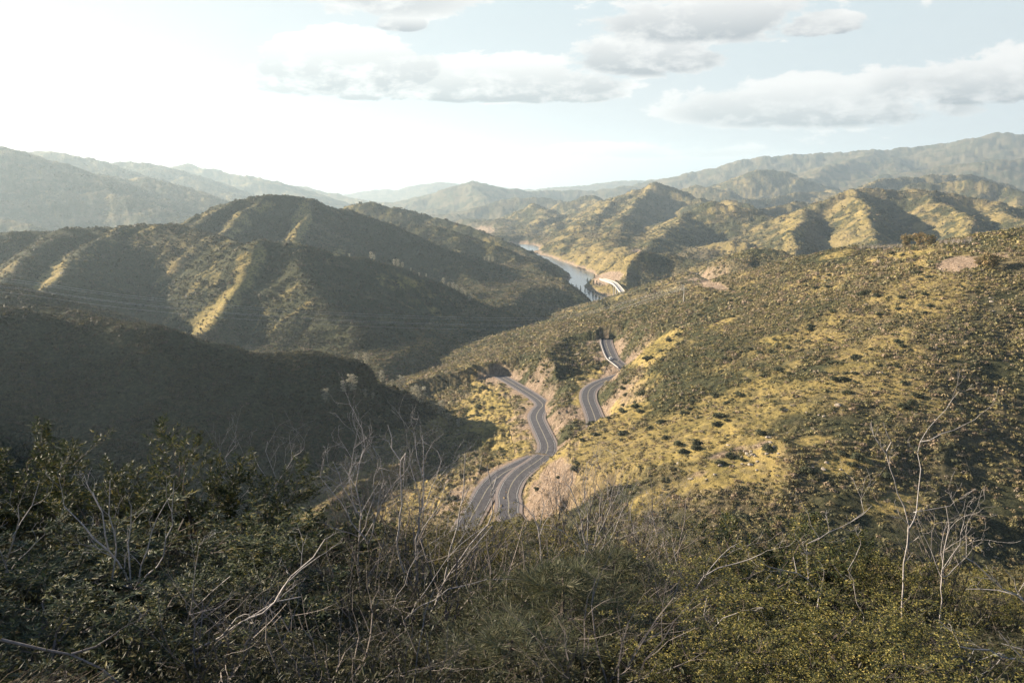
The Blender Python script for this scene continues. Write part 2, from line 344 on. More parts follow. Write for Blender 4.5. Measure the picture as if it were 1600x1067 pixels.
def terrain(x, y):
    """height, dominating group id"""
    x = x.astype(np.float32); y = y.astype(np.float32)
    r = np.hypot(x, y)
    wa = np.clip(r * 0.012, 0, 45) * sstep(150, 500, r)
    wx = x + wa * fbm(x, y, 160, 3, off=3.3) * 0.6 + np.clip((r - 1500) / 3000, 0, 1) * 40 * fbm(x, y, 700, 2, off=5.5)
    wy = y + wa * fbm(x, y, 160, 3, off=11.3) * 0.6
    h = np.full(x.shape, CAP, np.float32) - 4 + 6 * fbm(x, y, 300, 3)
    h = h - sstep(300, 150, np.abs(r - 300)) * 22
    for P, hw, sl_ in VALLEYS:
        xs = [p[0] for p in P]; ys = [p[1] for p in P]
        idx = np.where((x > min(xs) - 260) & (x < max(xs) + 260) & (y > min(ys) - 260) & (y < max(ys) + 260))
        d, hz, _ = poly_near(x[idx], y[idx], P)
        h[idx] = np.minimum(h[idx], hz + np.maximum(0, d - hw) * sl_)
    h = np.minimum(h, CAP + 10)
    h = h - 58 * sstep(2100, 3300, r) - 90 * sstep(3300, 8000, r) + sstep(2600, 5500, r) * (4 + 24 * (ridged(x, y, 900, 4, .5, off=6.6) - .6))
    gid = np.zeros(x.shape, np.int8); hb = h.copy()
    names = {'near': 0, 'left': 1, 'right': 2, 'far': 3, 'mountain': 4}
    kk = 3 + 0.008 * r
    k_i = 0
    for g, slp, rad, gul, pts in RIDGES:
        k_i += 1
        P = [(p[1], p[2], p[3]) if p[0] == 'w' else PY(p[0], p[1], stretch(g, *p)) for p in pts]
        reach = (max(p[2] for p in P) + 340) / slp * 1.25 + 60
        xs = [p[0] for p in P]; ys = [p[1] for p in P]
        idx = np.where((x > min(xs) - reach) & (x < max(xs) + reach) & (y > min(ys) - reach) & (y < max(ys) + reach))
        if not len(idx[0]): continue
        xx, yy = wx[idx], wy[idx]
        hh = np.full(xx.shape, -1e6, np.float32); d = np.zeros_like(hh); t = np.zeros_like(hh); acc = 0.0
        for A_, B_ in zip(P[:-1], P[1:]):
            dx, dy = B_[0] - A_[0], B_[1] - A_[1]; L2 = dx * dx + dy * dy + 1e-9; L_ = math.sqrt(L2)
            tt = np.clip(((xx - A_[0]) * dx + (yy - A_[1]) * dy) / L2, 0, 1)
            ds = np.sqrt((xx - A_[0] - tt * dx) ** 2 + (yy - A_[1] - tt * dy) ** 2)
            hs = A_[2] + tt * (B_[2] - A_[2]) - slp * (np.sqrt(ds * ds + rad * rad) - rad) * (1 - 0.10 * sstep(60, 400, ds))
            m_ = hs > hh
            hh = np.where(m_, hs, hh); d = np.where(m_, ds, d); t = np.where(m_, acc + tt * L_, t); acc += L_
        if gul:
            lam = gul * 7.0
            gn = 1 - 2 * np.abs(perlin(t / lam + k_i * 7.7, d / (lam * 5) + k_i * 3.1))
            gw = 1 - 2 * np.abs(perlin(xx / (lam * 1.6) + k_i * 3.7, yy / (lam * 1.6) + k_i))
            hh = hh + gul * (gn * 0.55 + gw * .5 - 0.5) * sstep(0, lam * 1.3, d)
        cur = h[idx]
        new = smax(cur, hh, kk[idx])
        gi = gid[idx]; gi[hh > cur] = names[g]; gid[idx] = gi
        h[idx] = new
    # small relief
    am = np.clip(r / 500, 0.05, 6) 
    h = h + am * (ridged(x, y, 55, 3, off=2.2) - 0.5) * 0.9 * sstep(60, 300, r)
    h = h + sstep(1200, 3500, r) * 10 * (ridged(x, y, 260, 4, off=9.2) - 0.6)
    h = h + sstep(5000, 9000, r) * 16 * (ridged(x, y, 900, 4, off=1.2) - 0.6)
    # lake basin
    for poly in LAKE_POLYS:
        xs = [p[0] for p in poly]; ys = [p[1] for p in poly]
        idx = np.where((x > min(xs) - 120) & (x < max(xs) + 120) & (y > min(ys) - 120) & (y < max(ys) + 120))
        if not len(idx[0]): continue
        xx, yy = x[idx] + 5 * fbm(x[idx], y[idx], 40, 2), y[idx] + 8 * fbm(x[idx], y[idx], 40, 2, off=3)
        d, _, _ = poly_near(xx, yy, [(*p[:2], 0) for p in poly + poly[:1]])
        ins = np.zeros(xx.shape, bool); n_ = len(poly)
        for i in range(n_):
            (x1, y1), (x2, y2) = poly[i][:2], poly[(i + 1) % n_][:2]
            c = ((y1 > yy) != (y2 > yy)) & (xx < (x2 - x1) * (yy - y1) / (y2 - y1 + 1e-9) + x1); ins ^= c
        h[idx] = np.minimum(h[idx], LAKE_Z + .3 + np.where(ins, -.6 - .3 * d, .75 * d))
    # road benches: cut on the hill side, fill on the valley side
    road_d = np.full(x.shape, 1e3, np.float32)
    for k, P in ROADS.items():
        W_ = 130 if k != 'high' else 40
        lo = P.min(0) - W_; hi = P.max(0) + W_
        idx = np.where((x > lo[0]) & (x < hi[0]) & (y > lo[1]) & (y < hi[1]))
        if not len(idx[0]): continue
        xx, yy = x[idx], y[idx]
        d, hz, _ = poly_near(xx, yy, P)
        c0 = P[0]; best = np.full(xx.shape, 1e12, np.float32); left = np.zeros(xx.shape, bool)
        for a, b in zip(P[:-1], P[1:]):
            dx, dy = b[0] - a[0], b[1] - a[1]; L2 = dx * dx + dy * dy + 1e-9
            t = np.clip(((xx - a[0]) * dx + (yy - a[1]) * dy) / L2, 0, 1)
            q = (xx - a[0] - t * dx) ** 2 + (yy - a[1] - t * dy) ** 2
            m_ = q < best - 1e-4; best = np.where(m_, q, best)
            left = np.where(m_, dx * (yy - a[1]) - dy * (xx - a[0]) > 0, left)
        cur = h[idx]
        flat = ROADW + 2.2
        e = np.maximum(d - flat, 0)
        beyond = (yy > P[-1][1] + 3) | (yy < P[0][1] - 3)
        up = hz - 0.3 + e * np.where(beyond, 3.2, 1.05)
        if k in ('lower', 'branch'): ub = hz - .3 - .30 * e + np.maximum(e - 45, 0) * .75 + np.maximum(e - 90, 0) * 2
        elif k == 'upper': ub = hz - .3 - .16 * e + np.maximum(e - 22, 0) * .5
        else: ub = up
        beyond = (yy > P[-1][1] + 3) | (yy < P[0][1] - 3)
        up = np.where(left & ~beyond, np.minimum(up, ub), up)
        dn = hz - 0.3 - np.maximum(d - flat - 1.0, 0) * np.where(left, .5, 0.72)
        w = (d < 34) | (left & ~beyond & (d < W_))
        new = np.where(w, np.clip(cur, np.minimum(dn, up), up), cur)
        rough = (ridged(xx, yy, 9, 3, .6, off=7.7) - .5) * 1.1 * sstep(flat + .5, flat + 5, d) * ((cur > up + .3) & w)
        new = new + rough
        h[idx] = new
        dd = road_d[idx]; road_d[idx] = np.where((np.abs(new - cur) > .05) & ~(left & (d > 16)), np.minimum(dd, d), dd)
    return h, gid, road_d
LAKE_PATH = VALLEYS[0][0]
LAKE_Z = -190.0
LAKE_POLYS = [[PZ(a, b, -190.0) for a, b in L] for L in (
 [(800, 388), (836, 396), (862, 402), (885, 411), (905, 419), (922, 425), (930, 429), (928, 434), (918, 444), (905, 451), (880, 452), (893, 434), (885, 427), (860, 415), (830, 405), (790, 396)],
 [(893, 450), (910, 446), (918, 452), (940, 461), (958, 464), (970, 468), (977, 473), (972, 480), (958, 490), (935, 490), (925, 470), (905, 462)])]
Q = 1.0; DO_HAZE = True

# ------------------------------------------------------------------ grid
def log_rows(a, b, k):
    n = int(math.log(b / a) / k); return list(a * np.exp(np.arange(n) * k))
rr = np.array(log_rows(0.6, 150, .02 / Q) + log_rows(150, 2600, .0052 / Q) + log_rows(2600, 17500, .009 / Q) + [17500, 20000])
aa = np.concatenate([np.arange(-180, -75, 1.5), np.arange(-75, -36, .4), np.arange(-36, 36, .075 / Q), np.arange(36, 60, .6), np.arange(60, 180.1, 1.5)])
aa[-1] = 180.0
NR, NA = len(rr), len(aa)
AA, RRR = np.meshgrid(np.radians(aa), rr)
GX = (np.sin(AA) * RRR).astype(np.float32); GY = (np.cos(AA) * RRR).astype(np.float32)
GH, GID, GRD = terrain(GX.ravel(), GY.ravel())
GH = GH.reshape(NR, NA); GID = GID.reshape(NR, NA); GRD = GRD.reshape(NR, NA)
print("grid", NR, NA, "t", round(time.time() - T0, 1))
# visibility from the viewpoint, with slack
elev = GH / RRR
hor = np.maximum.accumulate(elev, axis=0)
hor0 = np.vstack([np.full((1, NA), -9.0), hor[:-1]])
VIS = elev > hor0 - 0.006 - 1.5 / RRR
# slope
dzr = np.gradient(GH, axis=0) / np.maximum(np.gradient(RRR, axis=0), 1e-3)
dza = np.gradient(GH, axis=1) / np.maximum(np.gradient(AA, axis=1) * RRR, 1e-3)
ex, ey = np.sin(AA), np.cos(AA)
GNX = -(dzr * ex + dza * ey); GNY = -(dzr * ey - dza * ex)     # unnormalised normal xy (z = 1)
SLOPE = np.hypot(GNX, GNY)
GSUN = (GNX * SX + GNY * SY + SZ) / np.sqrt(1 + SLOPE ** 2)
# picture position of every grid point (to lay the grass and soil patches where the photograph has them)
_f = GY * cp - GH * sp_; _u = GY * sp_ + GH * cp
_okf = _f > 1
GPX = np.where(_okf, CX + FPX * GX / np.where(_okf, _f, 1), -9e3); GPY = np.where(_okf, CY - FPX * _u / np.where(_okf, _f, 1), -9e3)

GRASS = [  # px, py, rx, ry, angle, strength, ymin, ymax
 (1025, 545, 62, 15, 32, 1.0), (1110, 520, 60, 12, 30, .55), (985, 640, 40, 22, 10, .8), (1010, 600, 45, 16, 28, .5), (1090, 690, 75, 26, 28, 1.0),
 (1150, 735, 110, 26, 14, 1.0), (1040, 770, 60, 22, 20, .9), (1310, 728, 50, 14, 8, 1.0), (1275, 688, 38, 9, 5, 1.0),
 (1230, 650, 50, 10, 20, .5), (1225, 530, 40, 10, 5, .7), (1180, 560, 60, 14, 30, .35), (1308, 399, 30, 5, 12, 1.2), (1362, 405, 14, 6, 5, 1.1),
 (1420, 397, 46, 6, 8, 1.2), (1438, 416, 12, 10, 0, .9), (1505, 398, 14, 5, 10, .9), (1400, 788, 60, 16, 8, .9),
 (1480, 560, 40, 8, 12, .5), (1360, 480, 60, 8, 25, .3), (1560, 580, 60, 10, 12, .3), (1310, 620, 40, 8, 12, .3),
 (765, 645, 48, 52, 0, 1.0), (800, 680, 40, 50, 0, .9), (820, 650, 22, 40, 0, .8), (905, 618, 12, 40, 0, .8), (925, 650, 14, 34, 0, .9), (912, 690, 18, 12, 0, 1.1),
 (935, 585, 26, 12, 30, 1.0), (865, 715, 30, 8, 35, .9), (880, 735, 12, 20, 0, .5), (1340, 345, 45, 45, 0, .45), (1235, 355, 18, 35, 0, .6), (1500, 345, 25, 40, 0, .45),
 (1060, 360, 50, 18, 10, .35), (1165, 390, 35, 10, 10, .4), (345, 480, 60, 18, 45, 1.0), (384, 425, 20, 38, -20, 1.0), (402, 398, 14, 18, 0, .7), (470, 350, 14, 38, -20, 1.0), (385, 345, 50, 14, 40, .7),
 (80, 430, 40, 12, 45, .9), (170, 380, 80, 8, 30, .35), (530, 395, 20, 8, 30, .7), (765, 385, 14, 10, -40, .6), (930, 430, 90, 60, 0, .35), (640, 450, 60, 25, -30, .35),
]
SOIL = [(872, 745, 34, 28, 38, 1.1), (850, 775, 30, 30, 30, 1.0), (1500, 412, 40, 14, 5, 1.0), (1560, 400, 30, 8, 5, .5), (1150, 705, 60, 8, 15, .55), (1075, 745, 60, 8, 18, .5), (955, 585, 22, 11, 40, 1.1), (985, 560, 24, 7, 35, .8),
 (950, 435, 24, 9, 15, 1.6), (1210, 720, 60, 6, 10, .5), (900, 690, 8, 20, 0, .6), (1110, 445, 50, 7, -15, .8), (800, 655, 20, 6, 45, .6), (790, 630, 20, 5, 45, .5), (995, 392, 10, 3, 0, .8), (1030, 620, 30, 5, 30, .3), (840, 700, 10, 20, 0, .5), (880, 660, 6, 20, 0, .6)]
def patches(lst, ymin=150.0, ymax=2600.0):
    m = np.zeros_like(GH)
    nz = fbm(GX, GY, 26, 4, .6, off=4.4) * 0.8
    for (a, b, rx, ry, ang, st) in lst:
        c_, s_ = math.cos(R(ang)), math.sin(R(ang))
        dx, dy = GPX - a, -(GPY - b)
        u = (dx * c_ + dy * s_) / rx; v = (-dx * s_ + dy * c_) / ry
        q = st * np.clip(1.25 - (u * u + v * v) * .8, 0, 1)
        m = np.maximum(m, q)
    m[(RRR < ymin) | (RRR > ymax)] = 0
    return m, nz
gp, nz = patches(GRASS)
sp2, nz2 = patches(SOIL)
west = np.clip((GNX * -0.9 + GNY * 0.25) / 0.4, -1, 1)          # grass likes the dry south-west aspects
n_big = fbm(GX, GY, 120, 4, .55, off=1.9)
n_mid = fbm(GX, GY, 30, 4, .6, off=6.1)
fine = fbm(GX, GY, 8, 3, .6, off=2.7)
is_right = (GID == 2)
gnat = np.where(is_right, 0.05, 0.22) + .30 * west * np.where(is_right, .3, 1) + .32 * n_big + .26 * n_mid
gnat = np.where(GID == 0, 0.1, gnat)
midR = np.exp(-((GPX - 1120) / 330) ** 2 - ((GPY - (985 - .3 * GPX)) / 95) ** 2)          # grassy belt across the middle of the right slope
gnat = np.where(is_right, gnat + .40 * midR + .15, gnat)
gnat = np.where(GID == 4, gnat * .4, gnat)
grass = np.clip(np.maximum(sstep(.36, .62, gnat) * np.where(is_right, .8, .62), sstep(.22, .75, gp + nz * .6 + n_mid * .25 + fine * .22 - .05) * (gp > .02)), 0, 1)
soil = sstep(.42, .75, sp2 + nz2 * .35 + fine * .15) * (sp2 > .02)
cut = np.where(GRD < 990, 1.0, 0.0) * sstep(34, 9, GRD + 6 * fine)
soil = np.maximum(soil, cut * np.clip(.42 + 1.1 * n_mid + .7 * fine, 0, 1) * np.where(GRD < 8, 1.6, 1.0)).clip(0, 1)
shore = sstep(LAKE_Z + 6, LAKE_Z + 2, GH + 3 * n_mid) * (RRR > 1000) * (RRR < 3500)
soil = np.maximum(soil, shore * .9)
# ground masks; brush value lowered on the left hills to paint in shade
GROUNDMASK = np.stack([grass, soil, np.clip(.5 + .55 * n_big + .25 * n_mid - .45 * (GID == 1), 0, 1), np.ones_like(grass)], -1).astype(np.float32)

def make_mesh(name, verts, faces, mat=None, smooth=False, parent=None, cols=None, colname='Col', kind=None, link=True):
    """verts (n,3), faces (m,3|4) arrays -> object"""
    me = bpy.data.meshes.new(name)
    verts = np.asarray(verts, np.float32); faces = np.asarray(faces, np.int32)
    k = faces.shape[1]
    me.vertices.add(len(verts)); me.vertices.foreach_set('co', verts.ravel())
    me.loops.add(faces.size); me.loops.foreach_set('vertex_index', faces.ravel())
    me.polygons.add(len(faces)); me.polygons.foreach_set('loop_start', np.arange(0, faces.size, k, dtype=np.int32))
    try: me.polygons.foreach_set('loop_total', np.full(len(faces), k, np.int32))
    except Exception: pass
    me.polygons.foreach_set('use_smooth', np.full(len(faces), bool(smooth)))
    me.update(calc_edges=True)
    if cols is not None:
        ca = me.color_attributes.new(colname, 'FLOAT_COLOR', 'POINT')
        ca.data.foreach_set('color', np.asarray(cols, np.float32).ravel())
    if mat: me.materials.append(mat)
    if not link: return me
    o = bpy.data.objects.new(name, me); COL.objects.link(o)
    if parent is not None: o.parent = parent
    if kind: o['kind'] = kind
    return o

def new_mat(name):
    m = bpy.data.materials.new(name); m.use_nodes = True
    n, l = m.node_tree.nodes, m.node_tree.links; n.clear()
    b = n.new('ShaderNodeBsdfPrincipled'); o = n.new('ShaderNodeOutputMaterial'); l.new(b.outputs[0], o.inputs[0])
    b.inputs['Specular IOR Level'].default_value = 0.2
    b.inputs['Roughness'].default_value = 0.85
    return m, n, l, b

def tex(n, l, scale, detail=4, rough=.6, vec=None, dist=0.0):
    t = n.new('ShaderNodeTexNoise'); t.inputs['Scale'].default_value = scale; t.inputs['Detail'].default_value = detail
    t.inputs['Roughness'].default_value = rough; t.inputs['Distortion'].default_value = dist
    if vec is not None: l.new(vec, t.inputs['Vector'])
    return t.outputs['Fac']

def ground_material():
    m, n, l, b = new_mat("hill_ground")
    tc = n.new('ShaderNodeTexCoord'); P = tc.outputs['Object']
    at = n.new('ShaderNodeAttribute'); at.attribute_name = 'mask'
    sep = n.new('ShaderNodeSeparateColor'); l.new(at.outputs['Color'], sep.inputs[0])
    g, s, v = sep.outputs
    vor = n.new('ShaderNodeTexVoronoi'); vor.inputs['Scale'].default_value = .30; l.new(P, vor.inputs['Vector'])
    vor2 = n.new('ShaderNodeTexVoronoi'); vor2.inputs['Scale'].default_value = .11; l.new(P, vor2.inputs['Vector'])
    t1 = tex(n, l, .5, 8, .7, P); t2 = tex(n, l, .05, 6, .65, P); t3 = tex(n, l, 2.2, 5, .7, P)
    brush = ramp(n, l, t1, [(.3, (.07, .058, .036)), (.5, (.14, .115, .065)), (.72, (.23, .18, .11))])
    brush2 = ramp(n, l, t1, [(.3, (.028, .033, .019)), (.5, (.055, .057, .030)), (.72, (.11, .10, .05))])  # dark green brush; its low tone also paints shade on the left hills
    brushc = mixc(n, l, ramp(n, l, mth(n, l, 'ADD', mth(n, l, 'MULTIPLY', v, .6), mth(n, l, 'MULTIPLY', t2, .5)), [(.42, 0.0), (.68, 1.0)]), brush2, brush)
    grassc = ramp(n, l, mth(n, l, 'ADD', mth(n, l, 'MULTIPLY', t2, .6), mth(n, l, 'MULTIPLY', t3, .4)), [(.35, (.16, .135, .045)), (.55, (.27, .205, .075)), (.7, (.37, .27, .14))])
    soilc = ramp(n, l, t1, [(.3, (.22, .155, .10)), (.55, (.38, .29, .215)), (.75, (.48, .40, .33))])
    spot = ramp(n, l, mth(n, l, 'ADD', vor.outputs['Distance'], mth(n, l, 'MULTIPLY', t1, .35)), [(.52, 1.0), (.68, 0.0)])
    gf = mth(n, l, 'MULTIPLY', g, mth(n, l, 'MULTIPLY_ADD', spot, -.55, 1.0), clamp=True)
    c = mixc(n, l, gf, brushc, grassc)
    mpz = n.new('ShaderNodeMapping'); mpz.inputs['Scale'].default_value = (1.0, 1.0, .22); l.new(P, mpz.inputs[0])
    t4 = tex(n, l, 1.1, 8, .75, mpz.outputs[0], .6)
    soilc = mixc(n, l, ramp(n, l, t4, [(.42, 0.0), (.62, 1.0)]), soilc, mixc(n, l, t1, (.12, .085, .06), (.26, .19, .13)))
    c = mixc(n, l, s, c, soilc)
    l.new(c, b.inputs['Base Color'])
    b.inputs['Roughness'].default_value = .95
    b.inputs['Specular IOR Level'].default_value = .05
    # bushes seen from afar are relief
    hh = mth(n, l, 'ADD', mth(n, l, 'MULTIPLY', vor.outputs['Distance'], -2.0), mth(n, l, 'ADD', mth(n, l, 'MULTIPLY', vor2.outputs['Distance'], -2.6), mth(n, l, 'MULTIPLY', t1, 3.0)))
    hh = mth(n, l, 'MULTIPLY', hh, mth(n, l, 'MULTIPLY_ADD', g, -.7, 1.0))
    hh = mth(n, l, 'ADD', hh, mth(n, l, 'MULTIPLY', mth(n, l, 'MULTIPLY', t4, s), 3.0))
    bp = n.new('ShaderNodeBump'); bp.inputs['Strength'].default_value = .75; bp.inputs['Distance'].default_value = 1.3
    l.new(hh, bp.inputs['Height']); l.new(bp.outputs[0], b.inputs['Normal'])
    return m
M_GROUND = ground_material()

# faces, split by the land they belong to
idx = np.arange(NR * NA).reshape(NR, NA)
quad = np.stack([idx[:-1, :-1], idx[:-1, 1:], idx[1:, 1:], idx[1:, :-1]], -1).reshape(-1, 4)
quad = quad[:, ::-1]
gq = GID[:-1, :-1].ravel()
V = np.stack([GX.ravel(), GY.ravel(), GH.ravel()], -1)
CM = GROUNDMASK.reshape(-1, 4)
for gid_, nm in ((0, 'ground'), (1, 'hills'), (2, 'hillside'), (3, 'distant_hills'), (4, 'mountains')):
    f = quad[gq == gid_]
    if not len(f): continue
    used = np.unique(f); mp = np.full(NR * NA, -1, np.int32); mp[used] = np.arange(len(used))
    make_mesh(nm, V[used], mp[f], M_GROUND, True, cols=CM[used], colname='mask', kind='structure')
print("terrain built", round(time.time() - T0, 1))

def ground_z(x, y):
    h, _, _ = terrain(np.atleast_1d(np.array(x, np.float32)), np.atleast_1d(np.array(y, np.float32)))
    return h
from bisect import bisect_right
def gz(x, y):
    """height of the built mesh (bilinear on the grid)"""
    x = np.asarray(x, float); y = np.asarray(y, float)
    r = np.hypot(x, y); a = np.degrees(np.arctan2(x, y))
    i = np.clip(np.searchsorted(rr, r) - 1, 0, NR - 2); j = np.clip(np.searchsorted(aa, a) - 1, 0, NA - 2)
    u = (r - rr[i]) / (rr[i + 1] - rr[i]); w = (a - aa[j]) / (aa[j + 1] - aa[j])
    return (GH[i, j] * (1 - u) * (1 - w) + GH[i + 1, j] * u * (1 - w) + GH[i, j + 1] * (1 - u) * w + GH[i + 1, j + 1] * u * w)
def hit(px, py, rmin=60):
    """first ground point under a picture position"""
    d = ray(px, py); a = math.degrees(math.atan2(d[0], d[1])); j = int(np.clip(np.searchsorted(aa, a) - 1, 0, NA - 2))
    t = d[2] / math.hypot(d[0], d[1])
    e = GH[:, j] - rr * t
    k = np.where((e > 0) & (rr > rmin))[0]
    if not len(k): return None
    r0 = rr[k[0]]
    x, y = math.sin(R(a)) * r0, math.cos(R(a)) * r0
    return (x, y, float(gz(x, y)))

# ------------------------------------------------------------------ lake
def lake_material():
    m, n, l, b = new_mat("lake_water")
    b.inputs['Base Color'].default_value = (.10, .13, .14, 1)
    b.inputs['Roughness'].default_value = .16
    b.inputs['Specular IOR Level'].default_value = .9
    tc = n.new('ShaderNodeTexCoord')
    t = tex(n, l, .12, 4, .6, tc.outputs['Object'])
    bp = n.new('ShaderNodeBump'); bp.inputs['Strength'].default_value = .25; bp.inputs['Distance'].default_value = .5
    l.new(t, bp.inputs['Height']); l.new(bp.outputs[0], b.inputs['Normal'])
    return m
o = make_mesh('lake', [(-80, 1080, LAKE_Z), (420, 1080, LAKE_Z), (420, 2500, LAKE_Z), (-80, 2500, LAKE_Z)], [(0, 1, 2, 3)], lake_material(), kind='structure')

# ------------------------------------------------------------------ roads
def strip(P, off0, off1, dz):
    """ribbon between two sideways offsets"""
    T = np.gradient(P[:, :2], axis=0); T /= np.linalg.norm(T, axis=1)[:, None] + 1e-9
    Nn = np.stack([T[:, 1], -T[:, 0]], -1)
    A = np.column_stack([P[:, :2] + Nn * off0, P[:, 2] + dz]); B = np.column_stack([P[:, :2] + Nn * off1, P[:, 2] + dz])
    n_ = len(P); v = np.empty((2 * n_, 3)); v[0::2] = A; v[1::2] = B
    i = np.arange(n_ - 1) * 2
    return v, np.stack([i, i + 1, i + 3, i + 2], -1)[:, ::-1]
def merge(parts):
    vs, fs, k = [], [], 0
    for v, f in parts: vs.append(v); fs.append(f + k); k += len(v)
    return np.vstack(vs), np.vstack(fs)
m_as, n, l, b = new_mat("asphalt")
tc = n.new('ShaderNodeTexCoord'); t = tex(n, l, .6, 6, .6, tc.outputs['Object'])
l.new(ramp(n, l, t, [(.3, (.055, .053, .058)), (.7, (.10, .095, .10))]), b.inputs['Base Color'])
m_gr, n, l, b = new_mat("gravel_shoulder")
tc = n.new('ShaderNodeTexCoord'); t = tex(n, l, 1.2, 6, .7, tc.outputs['Object'])
l.new(ramp(n, l, t, [(.3, (.16, .13, .115)), (.7, (.29, .24, .21))]), b.inputs['Base Color'])
m_ln, n, l, b = new_mat("road_paint")
b.inputs['Base Color'].default_value = (.45, .44, .41, 1)
m_ly, n, l, b = new_mat("yellow_road_paint")
b.inputs['Base Color'].default_value = (.38, .34, .25, 1)
ok_ = {}
for i, (k, P) in enumerate(ROADS.items()):
    dz = -0.08 + 0.012 * i
    v, f = strip(P, -ROADW - 1.3, ROADW + 1.3, dz - .03)
    make_mesh('road_shoulder', v, f, m_gr, True, kind='structure')
    v, f = strip(P, -ROADW, ROADW, dz + .03)
    make_mesh('road', v, f, m_as, True, kind='structure')
    if k == 'high': continue
    parts = [strip(P, -3.55, -3.42, dz + .05), strip(P, 3.42, 3.55, dz + .05)]
    v, f = merge(parts)
    make_mesh('road_edge_lines', v, f, m_ln, True, kind='structure')
    v, f = merge([strip(P, -.20, -.06, dz + .05), strip(P, .06, .20, dz + .05)])
    make_mesh('road_centre_lines', v, f, m_ly, True, kind='structure')

# ------------------------------------------------------------------ chaparral: uncountable brush on the slopes
def leaf_material(name, tint=(1, 1, 1), transl=.25, rough=.7):
    m, n, l, b = new_mat(name)
    at = n.new('ShaderNodeAttribute'); at.attribute_name = 'Col'
    c = mixc(n, l, 1.0, at.outputs['Color'], tint, 'MULTIPLY')
    l.new(c, b.inputs['Base Color'])
    b.inputs['Roughness'].default_value = rough
    b.inputs['Specular IOR Level'].default_value = .25
    if transl:
        tr = n.new('ShaderNodeBsdfTranslucent'); l.new(c, tr.inputs['Color'])
        mx = n.new('ShaderNodeMixShader'); mx.inputs[0].default_value = transl
        out = [q for q in n if q.type == 'OUTPUT_MATERIAL'][0]
        l.new(b.outputs[0], mx.inputs[1]); l.new(tr.outputs[0], mx.inputs[2]); l.new(mx.outputs[0], out.inputs[0])
    return m
M_BRUSH = leaf_material("chaparral_leaves", transl=.25)

def clumps(c, rad, hgt, K, col, rng, tri=.55, jitter=.16):
    """triangle tufts on the upper part of each bush: c (n,3)"""
    n_ = len(c)
    th = rng.rand(n_, K) * 2 * np.pi; cz = rng.rand(n_, K) ** .8 * 1.15 - .15
    sz = np.sqrt(np.clip(1 - cz * cz, 0, 1)); q = .72 + .34 * rng.rand(n_, K)
    # uneven outline: a few lobes
    ph = rng.rand(n_, 1) * 6.28
    q = q * (1 + .22 * np.sin(th * 3 + ph) * sz)
    d = np.stack([np.cos(th) * sz, np.sin(th) * sz, cz], -1)
    cen = c[:, None, :] + d * np.stack([q * rad[:, None], q * rad[:, None], q * hgt[:, None]], -1)
    a = rng.normal(size=(n_, K, 3)); a -= .55 * d * (a * d).sum(-1, keepdims=True)
    a /= np.linalg.norm(a, axis=-1, keepdims=True) + 1e-6
    b_ = np.cross(d + rng.normal(scale=.55, size=d.shape), a); b_ /= np.linalg.norm(b_, axis=-1, keepdims=True) + 1e-6
    s = (tri * rad[:, None] * (.6 + .7 * rng.rand(n_, K)))[..., None]
    v = np.stack([cen + a * s, cen - a * s * .6 + b_ * s * .8, cen - a * s * .5 - b_ * s * .8], 2).reshape(-1, 3)
    cc = col[:, None, :] * (1 + jitter * rng.normal(size=(n_, K, 1)))
    cc = np.clip(cc, .01, .9)
    cc = np.repeat(cc.reshape(-1, 3), 3, 0)
    return v, np.concatenate([cc, np.ones((len(cc), 1))], -1)

def brush_colors(n_, gid, v, gr, rng, dist):
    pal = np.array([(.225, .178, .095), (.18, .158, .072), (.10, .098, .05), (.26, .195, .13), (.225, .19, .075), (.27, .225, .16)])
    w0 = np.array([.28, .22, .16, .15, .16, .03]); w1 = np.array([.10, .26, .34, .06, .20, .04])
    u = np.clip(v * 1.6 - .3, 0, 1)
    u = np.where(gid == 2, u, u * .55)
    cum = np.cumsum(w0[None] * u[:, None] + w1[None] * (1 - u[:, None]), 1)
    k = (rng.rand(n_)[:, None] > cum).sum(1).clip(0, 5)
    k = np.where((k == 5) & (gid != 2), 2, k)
    tone = np.where(gid == 2, 1.0, np.where(gid == 1, .32, .62))[:, None]  # left hills' brush darkened in colour to stand for their shade
    return pal[k] * tone * (.88 + .24 * rng.rand(n_, 1))

